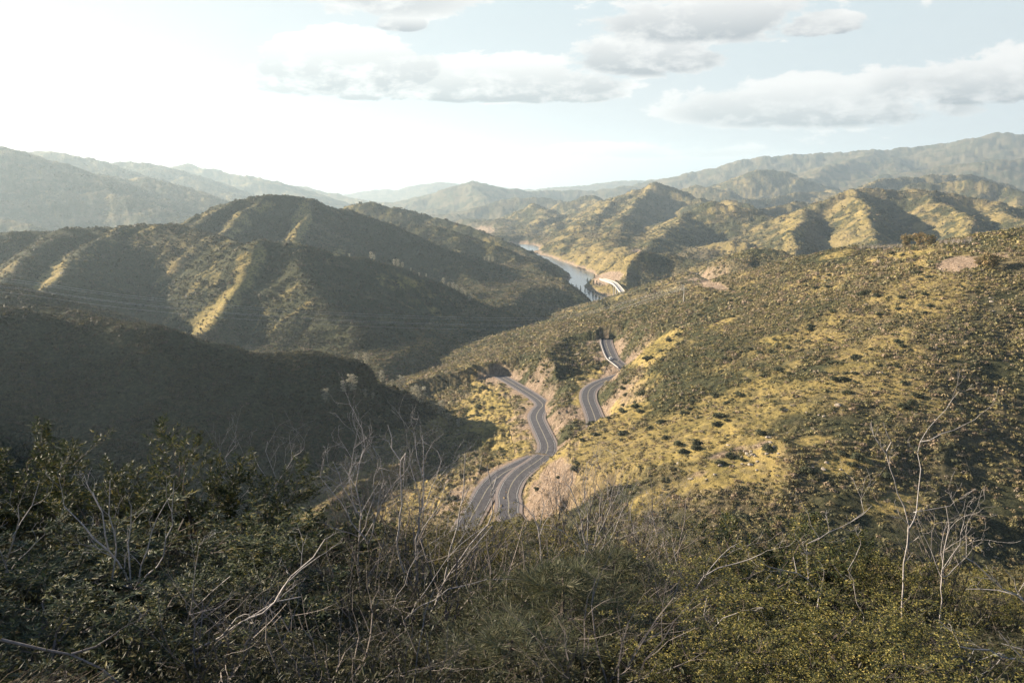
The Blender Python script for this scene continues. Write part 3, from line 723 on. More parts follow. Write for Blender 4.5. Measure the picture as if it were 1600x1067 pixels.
def build_brush():
    rng = np.random.RandomState(11)
    sel = (np.abs(AA) < R(38)) & VIS & (RRR > 14) & (GH > LAKE_Z + 2.5)
    sel[-1] = False; sel[:, -1] = False
    area = np.zeros_like(GH, float)
    area[:-1, :-1] = np.diff(rr)[:, None] * (np.diff(np.radians(aa))[None] * rr[:-1, None]) * np.sqrt(1 + SLOPE[:-1, :-1] ** 2)
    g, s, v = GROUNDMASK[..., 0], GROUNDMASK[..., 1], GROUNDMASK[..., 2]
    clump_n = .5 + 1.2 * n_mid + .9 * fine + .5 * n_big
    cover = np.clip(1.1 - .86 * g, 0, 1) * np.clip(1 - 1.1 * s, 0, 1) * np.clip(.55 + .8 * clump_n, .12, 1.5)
    cover = np.where(GRD < ROADW + 3.2, 0, cover)
    parts = []
    for (r0, r1, sz, dens, K, tri) in ((14, 30, .5, .8, 150, .07), (30, 60, .6, .7, 110, .10), (60, 150, .8, .45, 60, .2), (150, 290, .66, .6, 34, .28), (290, 480, .72, .55, 16, .42), (480, 800, .95, .30, 10, .55), (800, 1700, 1.35, .060, 7, .62), (1700, 6000, 2.7, .006, 6, .6)):
        m = sel & (RRR >= r0) & (RRR < r1)
        ii = np.where(m.ravel())[0]
        lam = (area.ravel()[ii] * dens * cover.ravel()[ii])
        k = rng.poisson(lam)
        ii = np.repeat(ii, k)
        i, j = ii // NA, ii % NA
        u, w = rng.rand(len(ii)), rng.rand(len(ii))
        r = rr[i] + u * (rr[i + 1] - rr[i]); a = np.radians(aa[j] + w * (aa[j + 1] - aa[j]))
        x, y = np.sin(a) * r, np.cos(a) * r
        z = gz(x, y)
        rd = sz * np.exp(np.clip(rng.normal(scale=.42, size=len(ii)), -.8, .75 if r0 > 100 else .4))
        rd = rd * np.where(g.ravel()[ii] > .5, .75, 1)
        c = np.stack([x, y, z + rd * .12], -1)
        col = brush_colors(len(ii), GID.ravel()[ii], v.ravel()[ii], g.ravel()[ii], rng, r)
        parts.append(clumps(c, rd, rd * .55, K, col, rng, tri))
        print('brush', r0, len(ii))
    v_ = np.vstack([p[0] for p in parts]); c_ = np.vstack([p[1] for p in parts])
    o = make_mesh('chaparral', v_, np.arange(len(v_)).reshape(-1, 3), M_BRUSH, cols=c_, kind='stuff')
    o['label'] = 'low olive and brown chaparral brush covering the hill slopes'
build_brush()
print("brush", round(time.time() - T0, 1))

# ------------------------------------------------------------------ helpers for things
def thing(name, label, cat, loc=(0, 0, 0), rz=0.0, group=None):
    o = bpy.data.objects.new(name, None); COL.objects.link(o)
    o.location = loc; o.rotation_euler = (0, 0, rz); o.empty_display_size = .3
    o['label'] = label; o['category'] = cat
    if group: o['group'] = group
    return o
def tag(o, label, cat, group=None):
    o['label'] = label; o['category'] = cat
    if group: o['group'] = group
    return o
def put(me, name, parent=None, loc=None, scale=None, rz=None):
    o = bpy.data.objects.new(name, me); COL.objects.link(o)
    if parent is not None: o.parent = parent
    if loc is not None: o.location = loc
    if scale is not None: o.scale = scale
    if rz is not None: o.rotation_euler = (0, 0, rz)
    return o

def tubes(S, sides=4):
    """S rows: x0 y0 z0 x1 y1 z1 r0 r1 -> verts, quads"""
    S = np.asarray(S, float); n_ = len(S)
    a, b = S[:, :3], S[:, 3:6]; d = b - a; L = np.linalg.norm(d, axis=1)[:, None] + 1e-9; d = d / L
    ref = np.where(np.abs(d[:, 2:3]) > .9, np.array([[1., 0, 0]]), np.array([[0, 0, 1.]]))
    u = np.cross(d, ref); u /= np.linalg.norm(u, axis=1)[:, None]; w = np.cross(d, u)
    b = b + d * S[:, 7:8] * .5
    ang = np.arange(sides) * 2 * np.pi / sides
    ring = u[:, None] * np.cos(ang)[None, :, None] + w[:, None] * np.sin(ang)[None, :, None]
    v = np.concatenate([a[:, None] + ring * S[:, 6][:, None, None], b[:, None] + ring * S[:, 7][:, None, None]], 1).reshape(-1, 3)
    base = (np.arange(n_) * 2 * sides)[:, None]
    f = []
    for k in range(sides):
        k2 = (k + 1) % sides
        f.append(np.concatenate([base + k, base + k2, base + sides + k2, base + sides + k], 1))
    return v, np.stack(f, 1).reshape(-1, 4)[:, ::-1]

def grow(rng, p, d, L, r, depth, out, tips, nseg=5, bend=.22, up=.10, nb=(2, 4), ratio=.62, spread=.75, leafy_from=1):
    """a branch of short bent pieces with side branches"""
    p = np.array(p, float); d = np.array(d, float); d /= np.linalg.norm(d)
    step = L / nseg; pts = [p.copy()]; rs = [r]
    for k in range(nseg):
        d = d + rng.normal(scale=bend, size=3) + np.array([0, 0, up]); d /= np.linalg.norm(d)
        q = p + d * step; r2 = r * (1 - .62 * (k + 1) / nseg)
        out.append((*p, *q, rs[-1], r2)); rs.append(r2); p = q; pts.append(p.copy())
        if depth <= leafy_from: tips.append((*p, *d, depth))
        if depth > 0 and k >= 1:
            for _ in range(rng.randint(nb[0], nb[1] + 1) if k > 1 else 1):
                ax = rng.normal(size=3); ax -= ax.dot(d) * d; ax /= np.linalg.norm(ax)
                dd = d * (1 - spread * .45) + ax * spread
                grow(rng, p, dd, L * ratio * rng.uniform(.6, 1.1), r2 * .62, depth - 1, out, tips, max(3, nseg - 1), bend, up, nb, ratio, spread, leafy_from)
                if rng.rand() < .45: break

def leaves(rng, pos, dr, per, length, width, up=.5, fold=.25, spread=.9, rad=.05):
    """diamond leaves (two triangles folded on the midrib) around each twig point"""
    n_ = len(pos); pos = np.repeat(pos, per, 0); dr = np.repeat(dr, per, 0)
    m = len(pos)
    a = dr * up + rng.normal(scale=spread, size=(m, 3)); a /= np.linalg.norm(a, axis=1)[:, None]
    s = np.cross(a, rng.normal(size=(m, 3))); s /= np.linalg.norm(s, axis=1)[:, None] + 1e-9
    nrm = np.cross(a, s)
    L = (length * (.6 + .7 * rng.rand(m)))[:, None]; Wd = (width * (.7 + .6 * rng.rand(m)))[:, None]
    base = pos + rng.normal(scale=rad, size=(m, 3))
    mid = base + a * L * .5
    v = np.stack([base, mid + s * Wd * .5 + nrm * Wd * fold, base + a * L, mid - s * Wd * .5 + nrm * Wd * fold], 1).reshape(-1, 3)
    i = (np.arange(m) * 4)[:, None]
    f = np.concatenate([np.concatenate([i, i + 1, i + 2], 1), np.concatenate([i, i + 2, i + 3], 1)], 0)
    return v, f, m

def leaf_cols(rng, m, pal, w, per=4):
    pal = np.array(pal); k = rng.choice(len(pal), size=m, p=np.array(w) / sum(w))
    c = pal[k] * (.75 + .5 * rng.rand(m, 1)); c = np.repeat(c, per, 0)
    return np.concatenate([c, np.ones((len(c), 1))], 1)

def bark_material(name, c0, c1, scale=30):
    m, n, l, b = new_mat(name)
    tc = n.new('ShaderNodeTexCoord'); t = tex(n, l, scale, 5, .7, tc.outputs['Object'])
    l.new(ramp(n, l, t, [(.35, c0), (.65, c1)]), b.inputs['Base Color'])
    b.inputs['Roughness'].default_value = .8
    return m
M_LEAF = leaf_material("shrub_leaves", tint=(1, 1, 1), transl=.22, rough=.55)
M_STEM = bark_material("live_bark", (.07, .055, .045), (.16, .13, .11))
M_DEAD = bark_material("weathered_dead_wood", (.20, .18, .17), (.42, .39, .37))
M_DARKW = bark_material("dark_dead_wood", (.10, .085, .075), (.22, .19, .17))

# ------------------------------------------------------------------ foreground shrubs (unit: about 2.4 m tall, base at 0)
def shrub_variant(kind, seed):
    rng = np.random.RandomState(seed); segs, tips = [], []
    if kind == 'laurel':
        for k in range(11):
            a = rng.rand() * 6.28; t = rng.uniform(.05, .6)
            grow(rng, (.12 * math.cos(a), .12 * math.sin(a), 0), (t * math.cos(a), t * math.sin(a), 1), rng.uniform(1.1, 2.6), .022, 2, segs, tips, 6, .13, .12, (1, 2), .4, .5, 1)
        per, ln, wd, up, rad = 5, .105, .027, .9, .015
        pal = [(.045, .058, .021), (.085, .095, .028), (.19, .16, .045), (.028, .038, .019)]; w = [4, 3, 1.6, 3]
    elif kind == 'round':
        for k in range(13):
            a = rng.rand() * 6.28; t = rng.uniform(.1, 1.0)
            grow(rng, (.12 * math.cos(a), .12 * math.sin(a), 0), (t * math.cos(a), t * math.sin(a), 1), rng.uniform(1.0, 2.2), .022, 3, segs, tips, 5, .16, .06, (1, 2), .5, .7, 0)
        per, ln, wd, up, rad = 7, .042, .028, .5, .03
        pal = [(.12, .115, .03), (.21, .18, .045), (.06, .065, .024), (.33, .26, .08)]; w = [4, 3, 3, .8]
    elif kind == 'twiggy':
        for k in range(10):
            a = rng.rand() * 6.28; t = rng.uniform(.05, .7)
            grow(rng, (.15 * math.cos(a), .15 * math.sin(a), 0), (t * math.cos(a), t * math.sin(a), 1), rng.uniform(1.4, 2.2), .016, 3, segs, tips, 5, .17, .09, (1, 2), .5, .6, 1)
        per, ln, wd, up, rad = 3, .045, .009, 1.1, .012
        pal = [(.085, .075, .035), (.15, .12, .06), (.045, .048, .025)]; w = [3, 2, 3]
    else:  # pine sapling: long needles in tufts at the shoot ends
        segs.append((0, 0, 0, 0, 0, 1.9, .035, .012))
        for k in range(26):
            z = .35 + 1.5 * k / 26; a = k * 2.4 + rng.rand(); L = (2.1 - z) * .55
            tp = []
            grow(rng, (0, 0, z), (math.cos(a), math.sin(a), .35), L, .012, 1, segs, tp, 4, .1, .14, (1, 1), .6, .6, 1)
            tips += tp
        tips.append((0, 0, 1.95, 0, 0, 1, 0))
        per, ln, wd, up, rad = 17, .20, .007, 1.0, .01
        pal = [(.09, .095, .045), (.13, .12, .06), (.06, .07, .035)]; w = [3, 2, 2]
    tips = np.array(tips)
    if kind == 'twiggy': tips = tips[tips[:, 2] < 1.15 + .5 * rng.rand(len(tips))]
    if len(tips) > 6500: tips = tips[rng.permutation(len(tips))[:6500]]
    v, f = tubes(segs, 3)
    st = make_mesh('stems', v, f, M_DARKW if kind == 'twiggy' else M_STEM, link=False)
    lv, lf, m = leaves(rng, tips[:, :3], tips[:, 3:6], per, ln, wd, up, spread=.55 if kind != 'round' else .9, rad=rad)
    fo = make_mesh('foliage', lv, lf, M_LEAF, cols=leaf_cols(rng, m, pal, w), link=False)
    top = lv[:, 2].max(); wdt = np.percentile(np.hypot(lv[:, 0], lv[:, 1]), 90)
    print(kind, len(segs), m, round(top, 2), round(wdt, 2))
    return st, fo, top, wdt
VAR = {k: [shrub_variant(k, s) for s in ss] for k, ss in {'laurel': (1, 2, 3), 'round': (4, 5, 6, 14), 'twiggy': (7, 8, 9), 'pine': (10,)}.items()}

LEAFY = [  # kind, px, py of the top, distance, width m, label
 ('laurel', 270, 650, 13.0, 2.0, 'tallest upright leafy shrub on the left, its shoots standing against the dark hill'),
 ('laurel', 175, 690, 12.0, 2.4, 'leafy shrub with pale rimmed shoots just left of the tallest left shrub'),
 ('laurel', 60, 668, 14.0, 2.4, 'leafy shrub at the left edge below the dark ridge'),
 ('laurel', 5, 650, 14.0, 2.2, 'shrub cut by the left edge, highest of the left corner thicket'),
 ('laurel', 380, 715, 12.5, 2.4, 'dark leafy shrub right of the tallest left shrub'),
 ('laurel', 480, 770, 11.5, 2.4, 'leafy shrub below the grey dead stems left of centre'),
 ('twiggy', 560, 755, 12.0, 2.4, 'twiggy shrub under the tall cluster of bare grey stems'),
 ('twiggy', 650, 790, 11.5, 2.2, 'thin twiggy shrub left of the winding road bottom'),
 ('round', 730, 785, 13.0, 2.0, 'small greenish shrub just left of the lower road bend'),
 ('round', 815, 790, 12.0, 1.8, 'bright green shrub right in front of the lower road bend'),
 ('twiggy', 900, 775, 14.0, 2.6, 'grey brown bush of fine twigs in front of the pale road cutting'),
 ('twiggy', 975, 770, 13.5, 2.6, 'grey twiggy bush right of the pale road cutting'),
 ('twiggy', 1045, 835, 12.0, 2.4, 'olive twiggy shrub below the sunlit grass patches'),
 ('round', 1120, 860, 11.0, 2.2, 'leafy shrub at the foot of the sunlit slope, left of the broad dark shrub'),
 ('laurel', 1215, 795, 12.0, 2.2, 'broad dark leafy shrub topping the right thicket'),
 ('laurel', 1290, 805, 12.5, 2.0, 'dark leafy shrub between the broad shrub and the forked dead sapling'),
 ('round', 1370, 825, 11.5, 2.2, 'leafy shrub around the foot of the forked dead sapling'),
 ('twiggy', 1470, 840, 12.0, 2.4, 'twiggy shrub right of the forked dead sapling'),
 ('round', 1560, 880, 11.0, 2.6, 'dark shrub at the right edge below the shaded gully'),
 ('laurel', 60, 800, 8.5, 2.4, 'leafy shrub in the left middle behind the forked bare branches'),
 ('laurel', 210, 800, 9.0, 2.4, 'dark leafy shrub below the tallest left shrub'),
 ('laurel', 330, 830, 8.5, 2.2, 'shrub with slim glinting leaves above the long curved bare branch'),
 ('laurel', 440, 850, 8.5, 2.2, 'dark leafy shrub left of the lower centre'),
 ('twiggy', 560, 870, 8.5, 2.4, 'shaded twiggy shrub at the lower centre left'),
 ('twiggy', 680, 870, 8.5, 2.4, 'shaded twiggy shrub below the road junction'),
 ('twiggy', 790, 860, 8.8, 2.2, 'dark shrub of thin stems below the bright green shrub'),
 ('pine', 880, 880, 7.5, 1.7, 'young pine with long needle tufts at the lower centre'),
 ('pine', 960, 860, 9.0, 1.7, 'second young pine behind and right of the needle tufted one'),
 ('twiggy', 1010, 920, 8.0, 2.2, 'shaded twiggy shrub right of the young pines'),
 ('round', 1130, 930, 7.5, 2.4, 'yellow green shrub left of the lower right thicket'),
 ('round', 1240, 905, 7.5, 2.4, 'yellow green small leaved shrub in the middle of the right thicket'),
 ('round', 1350, 930, 7.0, 2.2, 'sunlit small leaved shrub low in the right thicket'),
 ('round', 1450, 950, 7.5, 2.2, 'yellow green shrub near the right bottom'),
 ('round', 1560, 980, 7.0, 2.2, 'dark green shrub in the right bottom corner'),
 ('laurel', 30, 950, 6.0, 1.8, 'dark leafy shrub in the left bottom corner above the dry grass'),
 ('laurel', 180, 945, 6.2, 1.8, 'dark shrub at the bottom under the white forked branch'),
 ('twiggy', 330, 960, 6.0, 1.8, 'dark twiggy shrub at the bottom beneath the long curved branch'),
 ('twiggy', 500, 975, 6.0, 2.0, 'dark twiggy shrub at the bottom left of centre'),
 ('twiggy', 660, 985, 6.0, 2.0, 'dark twiggy shrub at the bottom centre'),
 ('pine', 800, 985, 6.3, 1.5, 'low dark pine sapling at the bottom centre'),
 ('twiggy', 930, 990, 6.0, 1.8, 'dark twiggy shrub at the bottom right of the pine saplings'),
 ('round', 1060, 1010, 6.0, 1.7, 'dark shrub at the bottom left of the yellow green shrubs'),
 ('round', 1190, 990, 5.8, 1.8, 'sunlit yellow green shrub at the bottom edge, left one of three'),
 ('round', 1310, 1000, 5.6, 1.8, 'sunlit yellow green shrub at the bottom edge, middle one of three'),
 ('round', 1430, 1010, 5.8, 1.8, 'sunlit yellow green shrub at the bottom edge, right one of three'),

 ('laurel', -560, 330, 9.0, 2.6, 'tall leafy shrub added unseen beyond the left edge for shade, nearest the viewer'),  # this row is added out of view to shade the front shrubs
 ('laurel', -700, 320, 11.5, 2.8, 'tall leafy shrub added unseen for shade, farther out beyond the left edge'),
 ('round', -420, 350, 10.5, 2.4, 'tall leafy shrub added unseen for shade, just beyond the left edge'),
 ('laurel', -520, 340, 13.0, 2.6, 'tall leafy shrub added unseen for shade, behind the others beyond the left edge'),
]
rngp = np.random.RandomState(5)
_cnt = {}
for kind, px, py, Y, wd, lab in LEAFY:
    x, y, zt = PY(px, py, Y)
    zg = float(gz(x, y)) - .15
    H = zt - zg
    k = _cnt.get(kind, 0); _cnt[kind] = k + 1
    st, fo, top, wdt = VAR[kind][k % len(VAR[kind])]
    nm = {'laurel': 'leafy_shrub', 'round': 'leafy_shrub', 'twiggy': 'twiggy_shrub', 'pine': 'pine_sapling'}[kind]
    t = thing(nm, lab, 'sapling' if kind == 'pine' else 'shrub', (x, y, zg), rngp.rand() * 6.28)
    t.scale = (wd / 2 / wdt * 1.05, wd / 2 / wdt * 1.05, H / top)
    put(st, 'stems', t); put(fo, 'foliage', t)
print("shrubs", round(time.time() - T0, 1))

# ------------------------------------------------------------------ bare dead wood, traced as branches with their own depth
def dead_thing(name, label, cat, Y, lines, rad, mat, seed, twig=1.0, droot=True):
    """lines: [[(px, py), ...], ...] first point of the first line is the root"""
    rng = np.random.RandomState(seed); segs = []; seen = []
    x0, y0, z0 = PY(*lines[0][0], Y)
    if droot: z0 = min(z0, float(gz(x0, y0)) + .02)
    for li, ln in enumerate(lines):
        pts = []; dep = 0.0; slope = rng.normal(scale=.06)
        if li:
            j_ = min(range(len(seen)), key=lambda q_: (seen[q_][0] - ln[0][0]) ** 2 + (seen[q_][1] - ln[0][1]) ** 2)
            dep = seen[j_][2]
            if (seen[j_][0] - ln[0][0]) ** 2 + (seen[j_][1] - ln[0][1]) ** 2 > 1: ln = [seen[j_][:2]] + list(ln)
        for i, (px, py) in enumerate(ln):
            seen.append((px, py, dep)); pts.append(np.array(PY(px, py, Y + dep))); dep += slope * Y * .12 + rng.normal(scale=.03)
        if li == 0 and droot and pts[0][2] > z0 + .05: pts.insert(0, np.array((x0 + rng.normal(scale=.08), y0, z0)))
        # subdivide and crook
        q = [pts[0]]
        for a, b in zip(pts[:-1], pts[1:]):
            L = np.linalg.norm(b - a); m = max(1, int(L / .16))
            for k in range(1, m + 1):
                e = a + (b - a) * k / m
                if k < m: e = e + rng.normal(scale=.016, size=3)
                q.append(e)
        n_ = len(q); r0 = rad * .8 * (1 if li == 0 else .62)
        for k in range(n_ - 1):
            ra = r0 * (1 - .72 * k / n_); rb = r0 * (1 - .72 * (k + 1) / n_)
            segs.append((*q[k], *q[k + 1], ra, rb))
            if k > n_ * .22 and rng.rand() < .6 * twig:
                d = q[k + 1] - q[k]; d /= np.linalg.norm(d) + 1e-9
                ax = rng.normal(size=3); ax[1] *= .6; ax -= ax.dot(d) * d; ax /= np.linalg.norm(ax)
                grow(rng, q[k + 1], d * .8 + ax * .6 + np.array([0, 0, .15]), rng.uniform(.15, .5) * twig ** .5 * Y / 9, ra * .5, 2 if rng.rand() < .5 else 1, segs, [], 4, .2, .06, (1, 1), .55, .6)
    S = np.array(segs); o3 = np.array((x0, y0, z0)); S[:, :3] -= o3; S[:, 3:6] -= o3
    S[:, 6:] = np.maximum(S[:, 6:], .0013)
    v, f = tubes(S, 5)
    o = make_mesh(name, v, f, mat, True); o.location = o3
    return tag(o, label, cat)
DEAD = [
 ('dead_sapling', 'tall forked pale dead sapling standing on the right against the slope', 9.5, [[(1412, 880), (1418, 850), (1420, 820), (1402, 770), (1385, 710), (1365, 680), (1361, 660)], [(1418, 830), (1432, 800), (1437, 750), (1438, 690), (1450, 670), (1478, 640), (1498, 612)], [(1385, 705), (1393, 690), (1380, 660)], [(1428, 800), (1452, 796), (1485, 790)], [(1452, 688), (1490, 672), (1524, 655)]], .016, M_DEAD, .6),
 ('dead_shrub', 'dense tangle of tall bare grey stems left of centre', 11, [[(560, 860), (565, 800), (556, 760), (570, 700), (566, 670)], [(560, 850), (580, 790), (590, 730), (584, 700)], [(565, 810), (535, 760), (520, 720)], [(570, 840), (605, 770), (640, 725)], [(556, 800), (545, 745), (553, 700), (573, 684)], [(575, 850), (590, 800), (600, 750), (594, 715)], [(560, 830), (520, 770), (500, 745), (505, 718)]], .020, M_DEAD, 1.3),
 ('dead_sapling', 'single straight bare stem rising highest left of centre', 10.5, [[(622, 860), (628, 790), (626, 720), (612, 700), (606, 664)], [(626, 720), (634, 708), (630, 760)]], .020, M_DEAD, .4),
 ('dead_shrub', 'bare grey shrub of crooked stems right of the single straight stem', 10.5, [[(650, 860), (660, 790), (662, 740), (660, 680)], [(655, 800), (648, 750), (640, 700)], [(660, 800), (680, 750), (690, 720), (684, 705)], [(655, 840), (690, 780), (705, 745)], [(660, 745), (652, 715), (646, 676)]], .018, M_DEAD, 1.2),
 ('dead_shrub', 'slim bare branch with a hooked tip before the dark valley', 10, [[(700, 880), (718, 800), (725, 760), (727, 708)], [(720, 790), (733, 760)]], .018, M_DEAD, .8),
 ('dead_branch', 'leaning bare white branch forking in front of the road junction', 9, [[(650, 1000), (700, 900), (735, 850), (770, 800), (768, 760), (761, 728)], [(769, 768), (776, 745)], [(700, 900), (745, 850), (770, 820)]], .020, M_DEAD, .6),
 ('dead_shrub', 'small fan of pale bare twigs over the lower road', 10.5, [[(845, 870), (840, 820), (820, 790), (803, 780)], [(842, 830), (832, 795)], [(842, 830), (850, 790), (846, 770)], [(842, 840), (862, 800)]], .016, M_DEAD, 1.0),
 ('dead_shrub', 'large pale grey dead bush in front of the road cutting', 12, [[(920, 900), (915, 850), (905, 800), (890, 760), (895, 735)], [(920, 880), (935, 820), (940, 770), (925, 730)], [(920, 870), (900, 820), (872, 790), (862, 770)], [(925, 880), (960, 830), (975, 790)], [(918, 860), (918, 800), (912, 750), (918, 722)], [(930, 850), (955, 790), (950, 750)], [(910, 860), (880, 830), (850, 820)]], .020, M_DEAD, 1.7),
 ('dead_shrub', 'bare twiggy bush right of the large pale dead bush', 12.5, [[(1000, 900), (995, 850), (985, 810), (990, 780)], [(1000, 880), (1020, 830), (1015, 800)], [(998, 870), (970, 820)], [(1004, 880), (1045, 840)]], .015, M_DEAD, 1.5),
 ('dead_branch', 'bare branches reaching right from the shaded centre', 9, [[(1075, 1000), (1080, 930), (1100, 900), (1150, 880), (1190, 865)], [(1080, 940), (1060, 890), (1050, 850)], [(1080, 935), (1120, 935), (1170, 925)], [(1100, 905), (1125, 870), (1160, 845)]], .016, M_DEAD, 1.0),
 ('dead_branch', 'pale bare branch hanging low beside the yellow green shrubs', 7.5, [[(1130, 1060), (1120, 1010), (1112, 985), (1130, 965), (1150, 958)], [(1112, 985), (1100, 960), (1105, 930)]], .012, M_DEAD, .7, ),
 ('dead_branch', 'curved pale branch lying among the leaves of the right thicket', 8.5, [[(1280, 930), (1262, 905), (1245, 895), (1200, 885), (1180, 870)], [(1245, 895), (1240, 870)]], .013, M_DEAD, .7),
 ('dead_shrub', 'upright thin dead stems right of the forked sapling', 10.5, [[(1470, 920), (1475, 860), (1483, 820), (1478, 790)], [(1472, 890), (1500, 850), (1508, 800)], [(1470, 900), (1455, 860), (1440, 830)], [(1480, 900), (1510, 870), (1512, 815)]], .014, M_DEAD, 1.3),
 ('dead_branch', 'long bare branch slanting down at the right edge', 9, [[(1625, 960), (1590, 930), (1550, 905), (1525, 880), (1503, 868)], [(1590, 930), (1560, 922), (1510, 920)], [(1598, 935), (1585, 905), (1570, 890)]], .018, M_DEAD, .7),
 ('dead_branch', 'bundle of pale bare branches in the lower right corner', 7, [[(1640, 1060), (1590, 1030), (1545, 1015), (1500, 1010)], [(1610, 1040), (1580, 1010), (1560, 985)], [(1600, 1035), (1560, 1020), (1520, 1035)], [(1620, 1045), (1600, 1015), (1565, 1005)]], .016, M_DEAD, .9),
 ('dead_branch', 'long curving white branch sweeping up at the lower left', 6.5, [[(280, 1090), (290, 1045), (305, 1015), (345, 995), (390, 965), (430, 940), (455, 900), (490, 870), (508, 842)], [(390, 965), (430, 940), (470, 932)], [(430, 938), (470, 890), (500, 868)], [(345, 996), (370, 965), (380, 960)]], .017, M_DEAD, .7),
 ('dead_branch', 'forked bare branch left of the long curving white branch', 7, [[(275, 1090), (280, 1020), (290, 980), (297, 955), (330, 925), (360, 900)], [(297, 958), (305, 890), (310, 860)], [(297, 960), (345, 948)]], .013, M_DEAD, .9),
 ('dead_shrub', 'many stemmed bare grey shrub in the left foreground', 8, [[(200, 1060), (205, 980), (205, 920), (170, 860), (160, 800), (145, 770)], [(205, 930), (230, 860), (245, 810), (262, 780)], [(205, 920), (200, 850), (205, 790)], [(170, 860), (130, 820), (100, 790)], [(175, 905), (178, 830), (172, 750)], [(205, 930), (255, 870), (270, 820), (272, 750)]], .022, M_DEAD, 1.0),
 ('dead_branch', 'short white curled branch in the left foreground', 6.5, [[(180, 1090), (195, 1030), (212, 985), (220, 960), (210, 945)], [(212, 985), (240, 975)]], .018, M_DEAD, .4),
 ('dead_shrub', 'bare forked stems at the left edge', 8.5, [[(12, 1010), (15, 930), (8, 880), (25, 830), (28, 790)], [(12, 900), (45, 860), (70, 835)], [(15, 900), (0, 860), (-10, 840)], [(20, 840), (50, 790), (62, 750)]], .018, M_DEAD, .9),
 ('fallen_branch', 'thick dark fallen branch across the lower left corner', 5.5, [[(-30, 1000), (40, 1008), (110, 1022), (160, 1045), (200, 1080)], [(110, 1022), (150, 1010), (180, 990)]], .022, M_DARKW, .5),
 ('dead_shrub', 'far bare thin shrub below the dark hill left of centre', 15, [[(430, 790), (432, 750), (415, 705), (418, 690)], [(432, 760), (455, 720), (452, 680)], [(432, 770), (405, 730), (395, 705)], [(455, 720), (475, 700)]], .018, M_DEAD, 1.2),
 ('dead_shrub', 'far bare twiggy shrub right of the tallest left shrub', 15, [[(360, 780), (362, 740), (352, 715), (368, 695)], [(362, 750), (385, 720)], [(362, 760), (340, 730)]], .016, M_DEAD, 1.4),
 ('dead_branch', 'bare branch arching low across the bottom centre', 7, [[(600, 1100), (640, 1060), (700, 1040), (770, 1020), (830, 1005)], [(700, 1040), (740, 1030), (790, 1035)]], .012, M_DARKW, .7),
 ('dead_branch', 'curving bare branches rising from the shaded lower centre', 8, [[(600, 1010), (640, 960), (700, 920), (760, 905), (800, 905)], [(640, 965), (680, 900), (720, 850), (760, 822)], [(600, 1000), (620, 930), (650, 870)]], .015, M_DEAD, .9),
 ('dead_branch', 'thin pale branch in the middle of the right thicket', 9, [[(1350, 960), (1335, 920), (1325, 890), (1345, 850)], [(1335, 915), (1300, 880)]], .011, M_DEAD, .8),
 ('dead_shrub', 'bare upright twigs above the broad dark shrub', 11, [[(1260, 850), (1330, 815), (1350, 800), (1345, 780)], [(1330, 815), (1362, 790)], [(1280, 840), (1262, 800), (1250, 780)]], .012, M_DEAD, .9),
]
for i, (nm, lab, Y, lines, rad, mat, tw) in enumerate(DEAD):
    dead_thing(nm, lab, 'dead shrub' if 'shrub' in nm else ('dead tree' if 'sapling' in nm or 'stem' in nm else 'branch'), Y, lines, rad, mat, 40 + i, tw)

# thicket of uncountable twigs and leaves low down between the shrubs
def understory():
    rng = np.random.RandomState(77)
    n_ = 3600
    a = R(1) * rng.uniform(-38, 38, n_); r = np.exp(rng.uniform(math.log(3.4), math.log(22), n_))
    x, y = np.sin(a) * r, np.cos(a) * r; z = gz(x, y)
    segs = []
    h = rng.uniform(.15, .5, n_) * np.clip(r / 7, .4, 1.2)
    for i in range(n_):
        p = np.array((x[i], y[i], z[i] - .05)); d = rng.normal(scale=.35, size=3); d[2] = 1
        for k in range(4):
            q = p + d * h[i] / 4; segs.append((*p, *q, .006 * (1 - k * .2), .006 * (1 - (k + 1) * .2))); p = q; d = d + rng.normal(scale=.25, size=3)
    v, f = tubes(segs, 3)
    S = np.array(segs)
    pos = S[:, 3:6]; dr = S[:, 3:6] - S[:, :3]; dr /= np.linalg.norm(dr, axis=1)[:, None]
    lv, lf, m = leaves(rng, pos, dr, 4, .06, .022, .7, rad=.09)
    tri = np.vstack([f[:, [0, 1, 2]], f[:, [0, 2, 3]]])
    vv = np.vstack([v, lv]); ff = np.vstack([tri, lf + len(v)])
    cc = np.vstack([np.tile([.10, .085, .07, 1], (len(v), 1)), leaf_cols(rng, m, [(.03, .034, .015), (.045, .045, .02), (.06, .05, .03)], [3, 2, 1])])
    o = make_mesh('undergrowth', vv, ff, M_LEAF, cols=cc, kind='stuff')
    o['label'] = 'dark tangled undergrowth filling the foreground between the shrubs'
understory()

def dry_grass():
    rng = np.random.RandomState(3); n_ = 1500
    px = rng.uniform(-40, 130, n_); Y = rng.uniform(3.6, 5.2, n_)
    x = (px - CX) / FPX * Y * 1.1; z = gz(x, Y)
    segs = []
    for i in range(n_):
        p = np.array((x[i], Y[i], z[i])); d = np.array((rng.normal(.35, .35), rng.normal(0, .3), 1.0)); L = rng.uniform(.2, .5)
        for k in range(4):
            q = p + d / np.linalg.norm(d) * L / 4; segs.append((*p, *q, .0022 - k * .0004, .0022 - (k + 1) * .0004)); p = q; d = d + np.array((.28, 0, -.18))
    v, f = tubes(segs, 3)
    m, n, l, b = new_mat("dry_grass_straw"); b.inputs['Base Color'].default_value = (.22, .165, .11, 1)
    o = make_mesh('dry_grass', v, f, m, kind='stuff'); o['label'] = 'pale dry grass in the lower left corner'
dry_grass()
print("foreground", round(time.time() - T0, 1))

